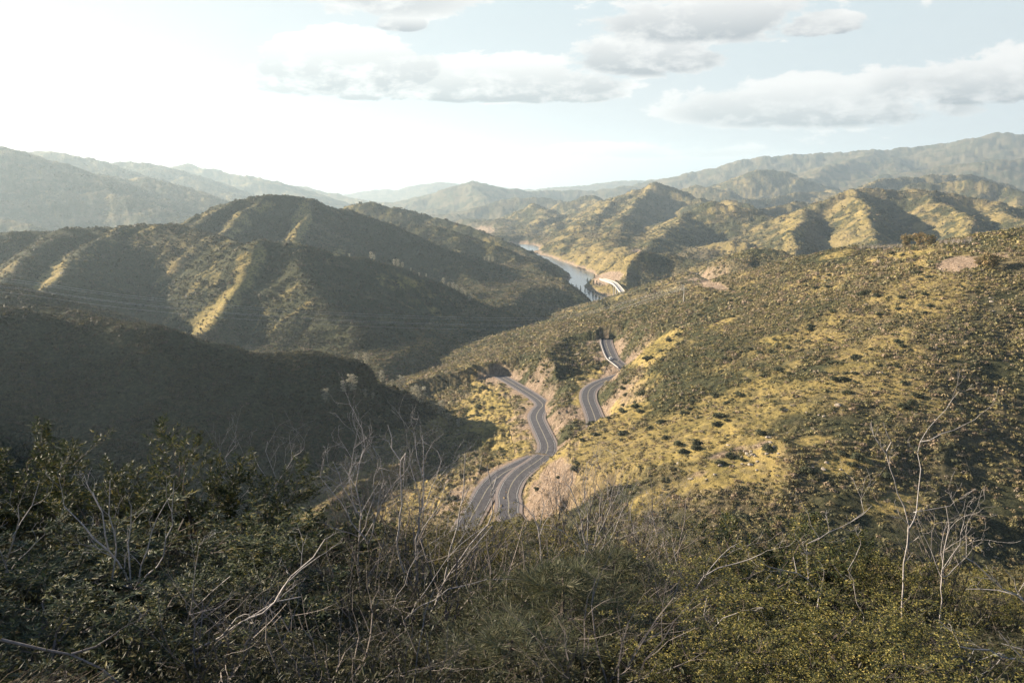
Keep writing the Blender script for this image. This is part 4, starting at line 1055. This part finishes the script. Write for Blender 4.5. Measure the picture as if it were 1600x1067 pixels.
# ------------------------------------------------------------------ trees and bushes on the slopes
M_PINE = leaf_material("pine_needles", transl=.3)
M_BUSH = leaf_material("dark_bush_leaves", transl=.15)
def tree_variant(seed, H, W_, kind):
    rng = np.random.RandomState(seed); segs, tips = [], []
    lean = rng.normal(scale=.05, size=2)
    p = np.zeros(3)
    for k in range(6):
        q = np.array((lean[0] * (k + 1) * H / 6 + rng.normal(scale=.04), lean[1] * (k + 1) * H / 6, H * .92 * (k + 1) / 6))
        segs.append((*p, *q, .20 * H / 9 * (1 - k / 7), .20 * H / 9 * (1 - (k + 1) / 7))); p = q
    nb = 22
    pts = []
    for k in range(nb):
        f_ = .18 + .80 * k / nb
        if kind == 'conifer': rad_ = W_ * (1.05 - f_) * (.75 + .4 * rng.rand())
        else: rad_ = W_ * math.sqrt(max(.05, 1 - ((f_ - .58) / .48) ** 2)) * (.55 + .5 * rng.rand())
        a = k * 2.4 + rng.rand()
        z0 = f_ * H * .9
        e = np.array((lean[0] * z0 + math.cos(a) * rad_, lean[1] * z0 + math.sin(a) * rad_, z0 + rad_ * (.1 if kind == 'conifer' else .45)))
        s_ = np.array((lean[0] * z0, lean[1] * z0, z0))
        segs.append((*s_, *e, .05 * H / 9, .015))
        for m in range(5): pts.append(s_ + (e - s_) * (.35 + .65 * (m + 1) / 5))
    pts = np.array(pts)
    v, f = tubes(segs, 5)
    tr = make_mesh('trunk', v, f, M_STEM, link=False)
    c = pts + rng.normal(scale=W_ * .08, size=pts.shape)
    rd = W_ * (.17 + .14 * rng.rand(len(c)))
    if kind == 'ghost': pal = np.array([(.36, .34, .25), (.28, .27, .20), (.45, .41, .31)])
    elif kind == 'oak': pal = np.array([(.20, .15, .07), (.13, .12, .05), (.26, .19, .09)])
    else: pal = np.array([(.045, .06, .035), (.06, .075, .04), (.035, .045, .03)])
    col = pal[rng.randint(0, 3, len(c))]
    vv, cc = clumps(c - np.array((0, 0, 1)) * rd[:, None] * .3, rd, rd * .9, 16, col, rng, .34, .2)
    cr = make_mesh('crown', vv, np.arange(len(vv)).reshape(-1, 3), M_PINE, cols=cc, link=False)
    return tr, cr
TV = {'ghost': [tree_variant(s, 10, 2.3, 'ghost') for s in (1, 2, 3, 4)], 'conifer': [tree_variant(s, 12, 2.4, 'conifer') for s in (5, 6)], 'oak': [tree_variant(s, 7, 3.6, 'oak') for s in (7, 8, 9)]}
rngt = np.random.RandomState(9)
def crest_hit(px, py, rmin):
    last = None
    for k in range(0, 60):
        h_ = hit(px, py + 18 - k, rmin)
        if h_ and last and math.hypot(h_[0], h_[1]) > math.hypot(last[0], last[1]) + 60: return last
        if h_: last = h_
    return hit(px, py, rmin)
def plant(name, kind, cat, px, py, hpx, label, group=None, i=0, rmin=60, wide=1.0, crest=False):
    h = crest_hit(px, py, rmin) if crest else hit(px, py, rmin)
    if not h: return None
    x, y, z = h; D = math.hypot(x, y)
    Hm = hpx / FPX * D; base = {'ghost': 10, 'conifer': 12, 'oak': 7}[kind]
    t = thing(name, label, cat, (x, y, z - .2), rngt.rand() * 6.28, group)
    s = Hm / base; t.scale = (s * wide, s * wide, s)
    tr, cr = TV[kind][i % len(TV[kind])]
    put(tr, 'trunk', t); put(cr, 'crown', t)
    return t
G_A = 'pale pines along the near dark ridge'
RA = [(508, 628, 22, 'single pale pine, leftmost, on the dark face of the near ridge'),
      (537, 614, 19, 'smaller pale pine left of the tallest one on the dark face of the near ridge'),
      (553, 615, 30, 'tall pale pine in the upper group on the dark face of the near ridge'),
      (570, 624, 16, 'pale pine right of the tall one on the dark face of the near ridge'),
      (582, 627, 11, 'low pale pine at the right end of the group on the dark face'),
      (557, 584, 12, 'low pale pine at the upper left end of the ridge line row'),
      (573, 592, 20, 'slender pale pine near the upper end of the ridge line row'),
      (597, 599, 20, 'pale pine on the ridge line below the slender one'),
      (612, 606, 13, 'short pale pine in the middle of the ridge line row'),
      (628, 614, 26, 'full crowned pale pine in the middle of the ridge line row'),
      (648, 628, 26, 'left one of the large close pair of pale pines on the ridge line'),
      (659, 633, 30, 'right one of the large close pair of pale pines on the ridge line'),
      (677, 642, 14, 'short pale pine below the large close pair'),
      (689, 650, 24, 'upright pale pine low on the ridge line'),
      (701, 660, 16, 'pale pine near the foot of the ridge line'),
      (716, 668, 14, 'pale pine at the foot of the ridge where the sunlit mound begins')]
for i, (px, py, hp, lab) in enumerate(RA): plant('pine_tree', 'ghost', 'tree', px, py, hp * 1.15, lab, G_A, i, 60, 1.15, i >= 5)
G_B = 'small pale trees along the crest of the middle hill'
ORD = 'first second third fourth fifth sixth seventh eighth ninth tenth eleventh twelfth thirteenth fourteenth fifteenth sixteenth seventeenth eighteenth'.split()
for i, (px, py, hp) in enumerate([(546, 405, 7), (580, 412, 13), (585, 413, 11), (616, 424, 12), (622, 426, 14), (629, 428, 10), (642, 434, 7), (655, 438, 7), (666, 442, 6), (693, 452, 12), (700, 457, 8), (708, 458, 12), (714, 462, 13), (722, 466, 13), (728, 469, 12), (734, 471, 13)]):
    plant('tree', 'ghost', 'tree', px, py, hp, ORD[i] + ' from the left of the small pale trees along the dark middle hill crest', G_B, i, 60, 1.1, True)
for i, (px, py, hp) in enumerate([(757, 408, 7), (764, 411, 9), (770, 412, 10), (850, 438, 6), (856, 441, 6)]):
    plant('tree', 'ghost', 'tree', px, py, hp, ORD[i] + ' from the left of the tiny pale trees on the far dark hillside', 'tiny pale trees on the far dark hillside', i)
for i, (px, py, hp) in enumerate([(856, 434, 7), (864, 437, 7), (872, 440, 8), (880, 443, 8), (893, 449, 8), (900, 452, 9), (907, 455, 10), (914, 458, 11), (920, 462, 10), (926, 466, 12), (931, 470, 12), (936, 474, 13), (941, 479, 13), (945, 483, 12)]):
    plant('conifer', 'conifer', 'tree', px, py, hp, ORD[i] + ' from the left of the dark conifers where the dark hill meets the water', 'dark conifers by the water', i, 700)
for i, (px, py, hp) in enumerate([(918, 443, 9), (922, 446, 10), (927, 447, 10), (929, 438, 8), (932, 449, 9), (937, 450, 8)]):
    plant('conifer', 'conifer', 'tree', px, py, hp, ORD[i] + ' from the left of the dark conifers on the rocky point by the bridge', 'dark conifers on the rocky point', i, 1000, 1.3)
for i, (px, py, hp, lab) in enumerate([(1416, 386, 17, 'round olive tree on the grassy crest, leftmost of three'), (1438, 385, 18, 'round brown tree on the grassy crest, middle of three'), (1451, 385, 15, 'paler round tree on the grassy crest, right of three')]):
    plant('round_tree', 'oak', 'tree', px, py, hp, lab, None, i, 300, 1.1)
for i, (px, py, hp, lab) in enumerate([(1546, 424, 22, 'large dark bush beside the bare soil high on the right slope'), (1528, 418, 12, 'smaller dark bush left of the large one by the bare soil'), (1368, 463, 9, 'lone dark bush in the middle of the upper right slope')]):
    plant('oak_tree', 'conifer' if 0 else 'oak', 'tree', px, py, hp, lab, None, i, 200, 1.2)

# bare grey shrubs and bare trunks on the crest
def bare_variant(seed, n_st, H, spread, depth):
    rng = np.random.RandomState(seed); segs = []
    for k in range(n_st):
        a = rng.rand() * 6.28
        grow(rng, (.2 * math.cos(a), .2 * math.sin(a), 0), (spread * math.cos(a) * rng.rand(), spread * math.sin(a) * rng.rand(), 1), H * rng.uniform(.6, 1), .06, depth, segs, [], 5, .14, .1, (1, 2), .55, .7)
    v, f = tubes(segs, 3)
    return make_mesh('bare_shrub', v, f, M_DEAD, link=False)
BV = [bare_variant(s, 12, 3.6, .9, 3) for s in (1, 2, 3)]; PV = [bare_variant(s, 1, 9, .05, 1) for s in (11, 12, 13)]
for i, px in enumerate([1345, 1351, 1357, 1363, 1369, 1375, 1381, 1388, 1394, 1400, 1407, 1470, 1478, 1487, 1496, 1505, 1514]):
    h = hit(px, 391 - (px - 1345) * .06 + 3 * rngt.rand(), 300)
    if h: tag(put(BV[i % 3], 'bare_shrub', None, (h[0], h[1], h[2] - .1), (1, 1, 1), rngt.rand() * 6), ORD[i] + ' from the left of the grey leafless shrubs on the right crest', 'shrub', 'grey leafless shrubs on the crest')
for i, (px, hp) in enumerate([(1313, 17), (1317, 14), (1323, 20), (1338, 16), (1344, 18), (1349, 15)]):
    h = hit(px, 392, 300)
    if h: tag(put(PV[i % 3], 'bare_tree', None, (h[0], h[1], h[2] - .1), (.8, .8, hp / FPX * math.hypot(h[0], h[1]) / 8.5), rngt.rand() * 6), ORD[i] + ' from the left of the thin bare trunks on the right crest', 'tree', 'thin bare trunks on the crest')

# larger dark bushes dotted over the sunlit slope
def bush_variant(seed):
    rng = np.random.RandomState(seed); n_ = 26
    c = rng.normal(scale=.42, size=(n_, 3)); c[:, 2] = np.abs(c[:, 2]) * .8 + .15
    pal = np.array([(.055, .062, .03), (.075, .08, .038), (.04, .046, .025)])
    v, col = clumps(c, .42 + .25 * rng.rand(n_), .42 + .2 * rng.rand(n_), 34, pal[rng.randint(0, 3, n_)], rng, .3, .2)
    fo = make_mesh('foliage', v, np.arange(len(v)).reshape(-1, 3), M_BUSH, cols=col, link=False)
    segs = []
    for k in range(5): grow(rng, (0, 0, -.2), (rng.normal(scale=.5), rng.normal(scale=.5), 1), .9, .05, 0, segs, [], 3)
    v, f = tubes(segs, 4)
    return fo, make_mesh('stems', v, f, M_STEM, link=False)
DB = [bush_variant(s) for s in (1, 2, 3, 4)]
def where_on_slope(px, py):
    if px < 850: return 'on the grassy mound left of the lower road'
    if px < 940 and py > 590: return 'on the strip between the two roads'
    if px < 1050 and py < 640: return 'on the bank just above the upper road'
    if py < 440: return 'just below the crest of the right slope'
    if py < 520: return 'high on the right slope' + (' toward the picture edge' if px > 1400 else ' left part')
    if py > 745: return 'low on the right slope above the foreground shrubs'
    if px > 1380: return 'by the shaded gully at the right'
    if py > 690: return 'among the golden grass patches ' + ('left part' if px < 1130 else 'middle part')
    return 'in the middle of the right slope, ' + ('left part' if px < 1150 else 'right part')
_seen_r = {}
def region_label(px, py, k, rng, what='dark bush'):
    w_ = where_on_slope(px, py); _seen_r[(what, w_)] = _seen_r.get((what, w_), 0) + 1
    return what + ' ' + w_
def scatter_bushes():
    rng = np.random.RandomState(21)
    g = GROUNDMASK[..., 0]; s = GROUNDMASK[..., 1]
    w = (VIS & (GID == 2) & (RRR > 200) & (RRR < 700) & (AA > R(-5)) & (AA < R(33)) & (GRD > ROADW + 6)).astype(float)
    w *= (.12 + 1.0 * g + .25 * s) * np.clip(.4 + n_mid, 0.02, 2) * RRR * np.gradient(RRR, axis=0) * np.where(GPY < 450, .22, 1) * np.where(GPX < 860, .45, 1)
    w = w.ravel() / w.sum(); ii = rng.choice(len(w), 230, p=w, replace=False)
    for k, q in enumerate(ii):
        i, j = q // NA, q % NA; x, y, z = GX[i, j], GY[i, j], GH[i, j]
        if abs(GPX[i, j] - 1450) < 0: continue
        sc = rng.uniform(.8, 1.7) * (1.25 if rng.rand() < .15 else 1)
        t = thing('dark_bush', region_label(GPX[i, j], GPY[i, j], k, rng, ('small' if sc < 1.05 else 'large' if sc > 1.5 else 'middling') + ' dark bush'), 'bush', (x, y, z), rng.rand() * 6.28, 'dark bushes dotted over the sunlit slope')
        t.scale = (sc * 1.1, sc * 1.1, sc * .85)
        fo, st = DB[k % 4]; put(fo, 'foliage', t); put(st, 'stems', t)
scatter_bushes()

# pale boulders
def rock_mesh(seed):
    rng = np.random.RandomState(seed)
    bm = bmesh.new(); bmesh.ops.create_icosphere(bm, subdivisions=2, radius=1)
    pl = [Vector(rng.normal(size=3)).normalized() for _ in range(7)]
    for v in bm.verts:
        for n_ in pl:
            e = v.co.dot(n_) - .62
            if e > 0: v.co -= n_ * e
        v.co += Vector(rng.normal(scale=.03, size=3)); v.co.z *= .65
    me = bpy.data.meshes.new('boulder'); bm.to_mesh(me); bm.free(); me.materials.append(M_ROCK); return me
import bmesh
M_ROCK, n, l, b = new_mat("pale_rock")
tc = n.new('ShaderNodeTexCoord'); t = tex(n, l, 2.5, 6, .7, tc.outputs['Object'])
l.new(ramp(n, l, t, [(.3, (.20, .17, .13)), (.7, (.36, .31, .25))]), b.inputs['Base Color'])
RM = [rock_mesh(s) for s in (1, 2, 3)]
def rocks():
    rng = np.random.RandomState(31)
    spots = [(1180, 715, 60, 20, 18), (1110, 745, 50, 16, 8), (1330, 735, 60, 12, 6), (1560, 460, 30, 25, 12), (1290, 640, 60, 14, 8), (1500, 430, 50, 12, 10), (980, 560, 20, 8, 6), (1230, 700, 70, 18, 6)]
    for (px, py, sx, sy, n_) in spots:
        for k in range(n_):
            h = hit(px + rng.normal() * sx * .5, py + rng.normal() * sy * .5, 150)
            if not h or math.hypot(h[0], h[1]) > 800: continue
            s = rng.uniform(.3, .8) * (1.6 if rng.rand() < .15 else 1)
            o = put(RM[k % 3], 'boulder', None, (h[0], h[1], h[2] + s * .1), (s * rng.uniform(.8, 1.5), s, s), rng.rand() * 6)
            tag(o, region_label(px, py, k, rng, 'pale boulder'), 'rock', 'pale boulders on the slope')
rocks()
print("trees", round(time.time() - T0, 1))

# ------------------------------------------------------------------ bridge
M_CONC, n, l, b = new_mat("pale_concrete")
tc = n.new('ShaderNodeTexCoord'); t = tex(n, l, .8, 5, .6, tc.outputs['Object'])
l.new(ramp(n, l, t, [(.3, (.34, .32, .29)), (.7, (.44, .41, .37))]), b.inputs['Base Color'])
def boxv(c, sx, sy, sz, rz=0):
    cs, sn = math.cos(rz), math.sin(rz); v = []
    for z in (-sz, sz):
        for x, y in ((-sx, -sy), (sx, -sy), (sx, sy), (-sx, sy)):
            v.append((c[0] + x * cs - y * sn, c[1] + x * sn + y * cs, c[2] + z))
    return np.array(v), np.array([(0, 3, 2, 1), (4, 5, 6, 7), (0, 1, 5, 4), (1, 2, 6, 5), (2, 3, 7, 6), (3, 0, 4, 7)])
BZ = -166.0
BP = catmull([PZ(940, 435.5, BZ), PZ(950, 438.5, BZ), PZ(959, 442, BZ), PZ(965, 447, BZ), PZ(973, 457, BZ), PZ(983, 469.5, BZ), PZ(990, 478, BZ)], 6)
br = thing('road_bridge', 'long pale concrete road bridge curving over the narrow arm of the lake', 'bridge', tuple(BP[len(BP) // 2]))
o3 = np.array(br.location)
def rel(v): return v - o3
top = None
def slab(P, a, b_, z0, z1):
    T = np.gradient(P[:, :2], axis=0); T /= np.linalg.norm(T, axis=1)[:, None]; Nn = np.stack([T[:, 1], -T[:, 0]], -1)
    ring = [np.column_stack([P[:, :2] + Nn * w_, P[:, 2] + z]) for w_, z in ((a, z0), (b_, z0), (b_, z1), (a, z1))]
    v = np.stack(ring, 1).reshape(-1, 3); f = []
    i = np.arange(len(P) - 1) * 4
    for k in range(4): f.append(np.stack([i + k, i + (k + 1) % 4, i + 4 + (k + 1) % 4, i + 4 + k], -1))
    f.append(np.array([[0, 3, 2, 1]])); e = (len(P) - 1) * 4; f.append(np.array([[e, e + 1, e + 2, e + 3]]))
    return v, np.vstack(f)
v, f = slab(BP, -4.2, 4.2, -1.5, 0); make_mesh('deck', rel(v), f, M_CONC, parent=br)
v, f = slab(BP, -4.15, -3.85, 0.004, 1.1); make_mesh('parapet', rel(v), f, M_CONC, parent=br)
v, f = slab(BP, 3.85, 4.15, 0.004, 1.1); make_mesh('parapet', rel(v), f, M_CONC, parent=br)
v, f = slab(BP, -2.8, 2.8, -3.0, -1.504); make_mesh('girder', rel(v), f, M_CONC, parent=br)
for frac in (.40, .52, .64, .76, .86):
    p = BP[int(frac * (len(BP) - 1))]; g_ = min(float(gz(p[0], p[1])), LAKE_Z) - 2
    for sx in (-1, 1):
        v, f = boxv((p[0] + sx * 1.9, p[1] + sx * .6, (g_ + p[2] - 3.0) / 2), .75, .9, (p[2] - 3.0 - g_) / 2)
        make_mesh('pier', rel(v), f, M_CONC, parent=br)

# ------------------------------------------------------------------ guard rails
M_STEEL, n, l, b = new_mat("galvanised_rail"); b.inputs['Base Color'].default_value = (.62, .61, .58, 1); b.inputs['Metallic'].default_value = .3; b.inputs['Roughness'].default_value = .45
def guard_rail(P, off, label):
    T = np.gradient(P[:, :2], axis=0); T /= np.linalg.norm(T, axis=1)[:, None]; Nn = np.stack([T[:, 1], -T[:, 0]], -1)
    C = np.column_stack([P[:, :2] + Nn * off, P[:, 2] - .06])
    t = thing('guard_rail', label, 'guard rail', tuple(C[0])); o_ = C[0]
    v, f = slab(C, -.06, .06, .42, .82); make_mesh('rail', v - o_, f, M_STEEL, parent=t)
    d = np.concatenate([[0], np.cumsum(np.linalg.norm(np.diff(C, axis=0), axis=1))]); 
    for s_ in np.arange(0, d[-1], 4.0)[:40]:
        p = [np.interp(s_, d, C[:, k]) for k in range(3)]
        v, f = boxv((p[0], p[1], p[2] + .2), .09, .09, .5); make_mesh('post', v - o_, f, M_STEEL, parent=t)
up_ = ROADS['upper']
def part_of(P, py0, py1):
    q = np.array([proj(p)[1] for p in P]); m = (q >= min(py0, py1)) & (q <= max(py0, py1)); return P[m]
seg = np.array([p for p in up_ if 527 < proj(p)[1] < 578 and proj(p)[0] < 977 and p[1] > PZ(960, 580, -122)[1]])
_s0 = -1 if True else 1
def side_left(P):      # which offset lies to the left of the road in the picture
    T = np.gradient(P[:, :2], axis=0); Nn = np.stack([T[:, 1], -T[:, 0]], -1); return -1 if Nn[:, 0].mean() > 0 else 1
guard_rail(seg, side_left(seg) * (ROADW + .6), 'white steel guard rail along the outer edge of the upper road')

# ------------------------------------------------------------------ cars
M_WHITE, n, l, b = new_mat("white_car_paint"); b.inputs['Base Color'].default_value = (.8, .8, .78, 1); b.inputs['Roughness'].default_value = .3; b.inputs['Coat Weight'].default_value = .5
M_BLACK, n, l, b = new_mat("dark_car_paint"); b.inputs['Base Color'].default_value = (.025, .025, .03, 1); b.inputs['Roughness'].default_value = .3; b.inputs['Coat Weight'].default_value = .5
M_GLASS, n, l, b = new_mat("car_glass"); b.inputs['Base Color'].default_value = (.03, .035, .04, 1); b.inputs['Roughness'].default_value = .1
M_TYRE, n, l, b = new_mat("tyre_rubber"); b.inputs['Base Color'].default_value = (.02, .02, .02, 1)
M_LAMP, n, l, b = new_mat("lamp_lens"); b.inputs['Base Color'].default_value = (.7, .7, .65, 1)
def loft(profile, widths, mat, name, parent):
    """side profile (y, z) closed, extruded over x with a taper at the top"""
    bm = bmesh.new()
    L = [bm.verts.new((-w, y, z)) for (y, z), w in zip(profile, widths)]; Rr = [bm.verts.new((w, y, z)) for (y, z), w in zip(profile, widths)]
    n_ = len(profile)
    bm.faces.new(L[::-1]); bm.faces.new(Rr)
    for i in range(n_): bm.faces.new((L[i], L[(i + 1) % n_], Rr[(i + 1) % n_], Rr[i]))
    bmesh.ops.recalc_face_normals(bm, faces=bm.faces)
    bmesh.ops.bevel(bm, geom=list(bm.edges), offset=.05, segments=2, affect='EDGES')
    me = bpy.data.meshes.new(name); bm.to_mesh(me); bm.free(); me.materials.append(mat)
    return put(me, name, parent)
def car(px, py, road, mat, label):
    P = ROADS[road]; k = int(np.argmin([math.hypot(proj(p)[0] - px, proj(p)[1] - py) for p in P]))
    T = P[min(k + 1, len(P) - 1)] - P[k - 1]; T /= np.linalg.norm(T); N_ = np.array((T[1], -T[0], 0))
    off = 1.8 if (proj(P[k] + N_ * 1.8)[0] > proj(P[k])[0]) == (px > proj(P[k])[0]) else -1.8
    c = P[k] + N_ * off
    t = thing('car', label, 'car', (c[0], c[1], c[2] - .03), math.atan2(-T[0], T[1]))
    body = loft([(-2.25, .35), (-2.3, .75), (-2.15, .98), (-1.0, 1.02), (1.0, 1.0), (1.95, .88), (2.25, .65), (2.25, .35)], [.88, .9, .86, .86, .86, .84, .86, .88], mat, 'body', t)
    loft([(-2.0, .97), (-1.35, 1.48), (.35, 1.5), (1.15, .97)], [.80, .62, .62, .80], M_GLASS, 'windows', t)
    loft([(-1.35, 1.46), (-1.2, 1.54), (.2, 1.55), (.38, 1.47)], [.62, .58, .58, .62], mat, 'roof', t)
    for sx in (-1, 1):
        for sy in (-1.4, 1.4):
            bm = bmesh.new(); bmesh.ops.create_cone(bm, cap_ends=True, segments=18, radius1=.34, radius2=.34, depth=.24)
            bmesh.ops.rotate(bm, verts=bm.verts, matrix=__import__('mathutils').Matrix.Rotation(R(90), 3, 'Y'))
            me = bpy.data.meshes.new('wheel'); bm.to_mesh(me); bm.free(); me.materials.append(M_TYRE); put(me, 'wheel', t, (sx * .82, sy, .34))
        v, f = boxv((sx * .62, 2.27, .68), .17, .03, .08); make_mesh('headlight', v, f, M_LAMP, parent=t)
car(957, 561, 'upper', M_WHITE, 'white car driving past the guard rail on the upper road')
car(936, 660, 'upper', M_BLACK, 'dark car on the right side of the lower stretch of the upper road')

# ------------------------------------------------------------------ pole and wires
M_POLE, n, l, b = new_mat("pale_pole"); b.inputs['Base Color'].default_value = (.6, .57, .52, 1)
h = hit(1068, 473, 500)
pt = thing('utility_pole', 'pale utility pole standing alone on the brushy ridge above the valley', 'pole', (h[0], h[1], h[2] - .2))
v, f = tubes([(0, 0, 0, 0, 0, 13, .28, .2)], 8); make_mesh('mast', v, f, M_POLE, parent=pt)
v, f = boxv((0, 0, 11.4), 2.4, .12, .14); make_mesh('crossarm', v, f, M_POLE, parent=pt)
v, f = boxv((0, 0, 9.9), 1.9, .12, .14); make_mesh('crossarm', v, f, M_POLE, parent=pt)
M_WIRE, n, l, b = new_mat("aluminium_wire"); b.inputs['Base Color'].default_value = (.55, .56, .57, 1); b.inputs['Roughness'].default_value = .5
end = np.array((h[0], h[1], h[2] + 11))
def wire(pts, dz, dy, label):
    P = np.array([PY(*q) for q in pts]); P[:, 2] += dz; P[:, 1] += dy
    P = catmull(list(P) + [tuple(end + np.array((dy * .1, dy * .1, dz * .3)))], 8)
    S = np.column_stack([P[:-1], P[1:], np.full(len(P) - 1, .04), np.full(len(P) - 1, .04)])
    v, f = tubes(S, 4); o_ = P[0]
    o = make_mesh('power_line', v - o_, f, M_WIRE); o.location = o_
    tag(o, label, 'power line', 'power lines strung across the dark valley')
base_w = [(-320, 425, 560), (0, 456, 590), (200, 482, 615), (400, 500, 640), (600, 511, 665), (800, 515, 700), (900, 509, 740)]
for k, (dz, dy, lab) in enumerate([(0, 0, 'lowest of the thin power lines across the dark valley'), (2.6, 5, 'second lowest thin power line across the dark valley'), (5.0, -2, 'middle thin power line across the dark valley'), (8.2, 3, 'second highest thin power line across the dark valley'), (11.0, -3, 'highest of the thin power lines across the dark valley')]):
    wire(base_w, dz, dy, lab)
print("far things", round(time.time() - T0, 1))

# ------------------------------------------------------------------ the air
def build_haze():
    x0, x1, y0, y1, z0, z1 = -20500, 20500, -20500, 20500, float(GH.min()) - 1.0, float(max(GH.max(), 30)) + 30
    v = [(x, y, z) for z in (z0, z1) for y in (y0, y1) for x in (x0, x1)]
    f = [(0, 2, 3, 1), (4, 5, 7, 6), (0, 1, 5, 4), (2, 6, 7, 3), (0, 4, 6, 2), (1, 3, 7, 5)]
    m = bpy.data.materials.new("haze_air"); m.use_nodes = True
    n, l = m.node_tree.nodes, m.node_tree.links; n.clear()
    pv = n.new('ShaderNodeVolumePrincipled'); o = n.new('ShaderNodeOutputMaterial')
    pv.inputs['Color'].default_value = HAZE_COL
    pv.inputs['Density'].default_value = HAZE_D
    pv.inputs['Anisotropy'].default_value = HAZE_G
    l.new(pv.outputs[0], o.inputs['Volume'])
    h = make_mesh('haze', v, f, m, kind='stuff')
    h['label'] = 'pale sunlit haze filling the valleys and fading the far hills'
HAZE_COL = (.70, .88, 1.0, 1)
HAZE_D = 0.72e-4
HAZE_G = 0.35
if DO_HAZE: build_haze()
print("script done", round(time.time() - T0, 1))
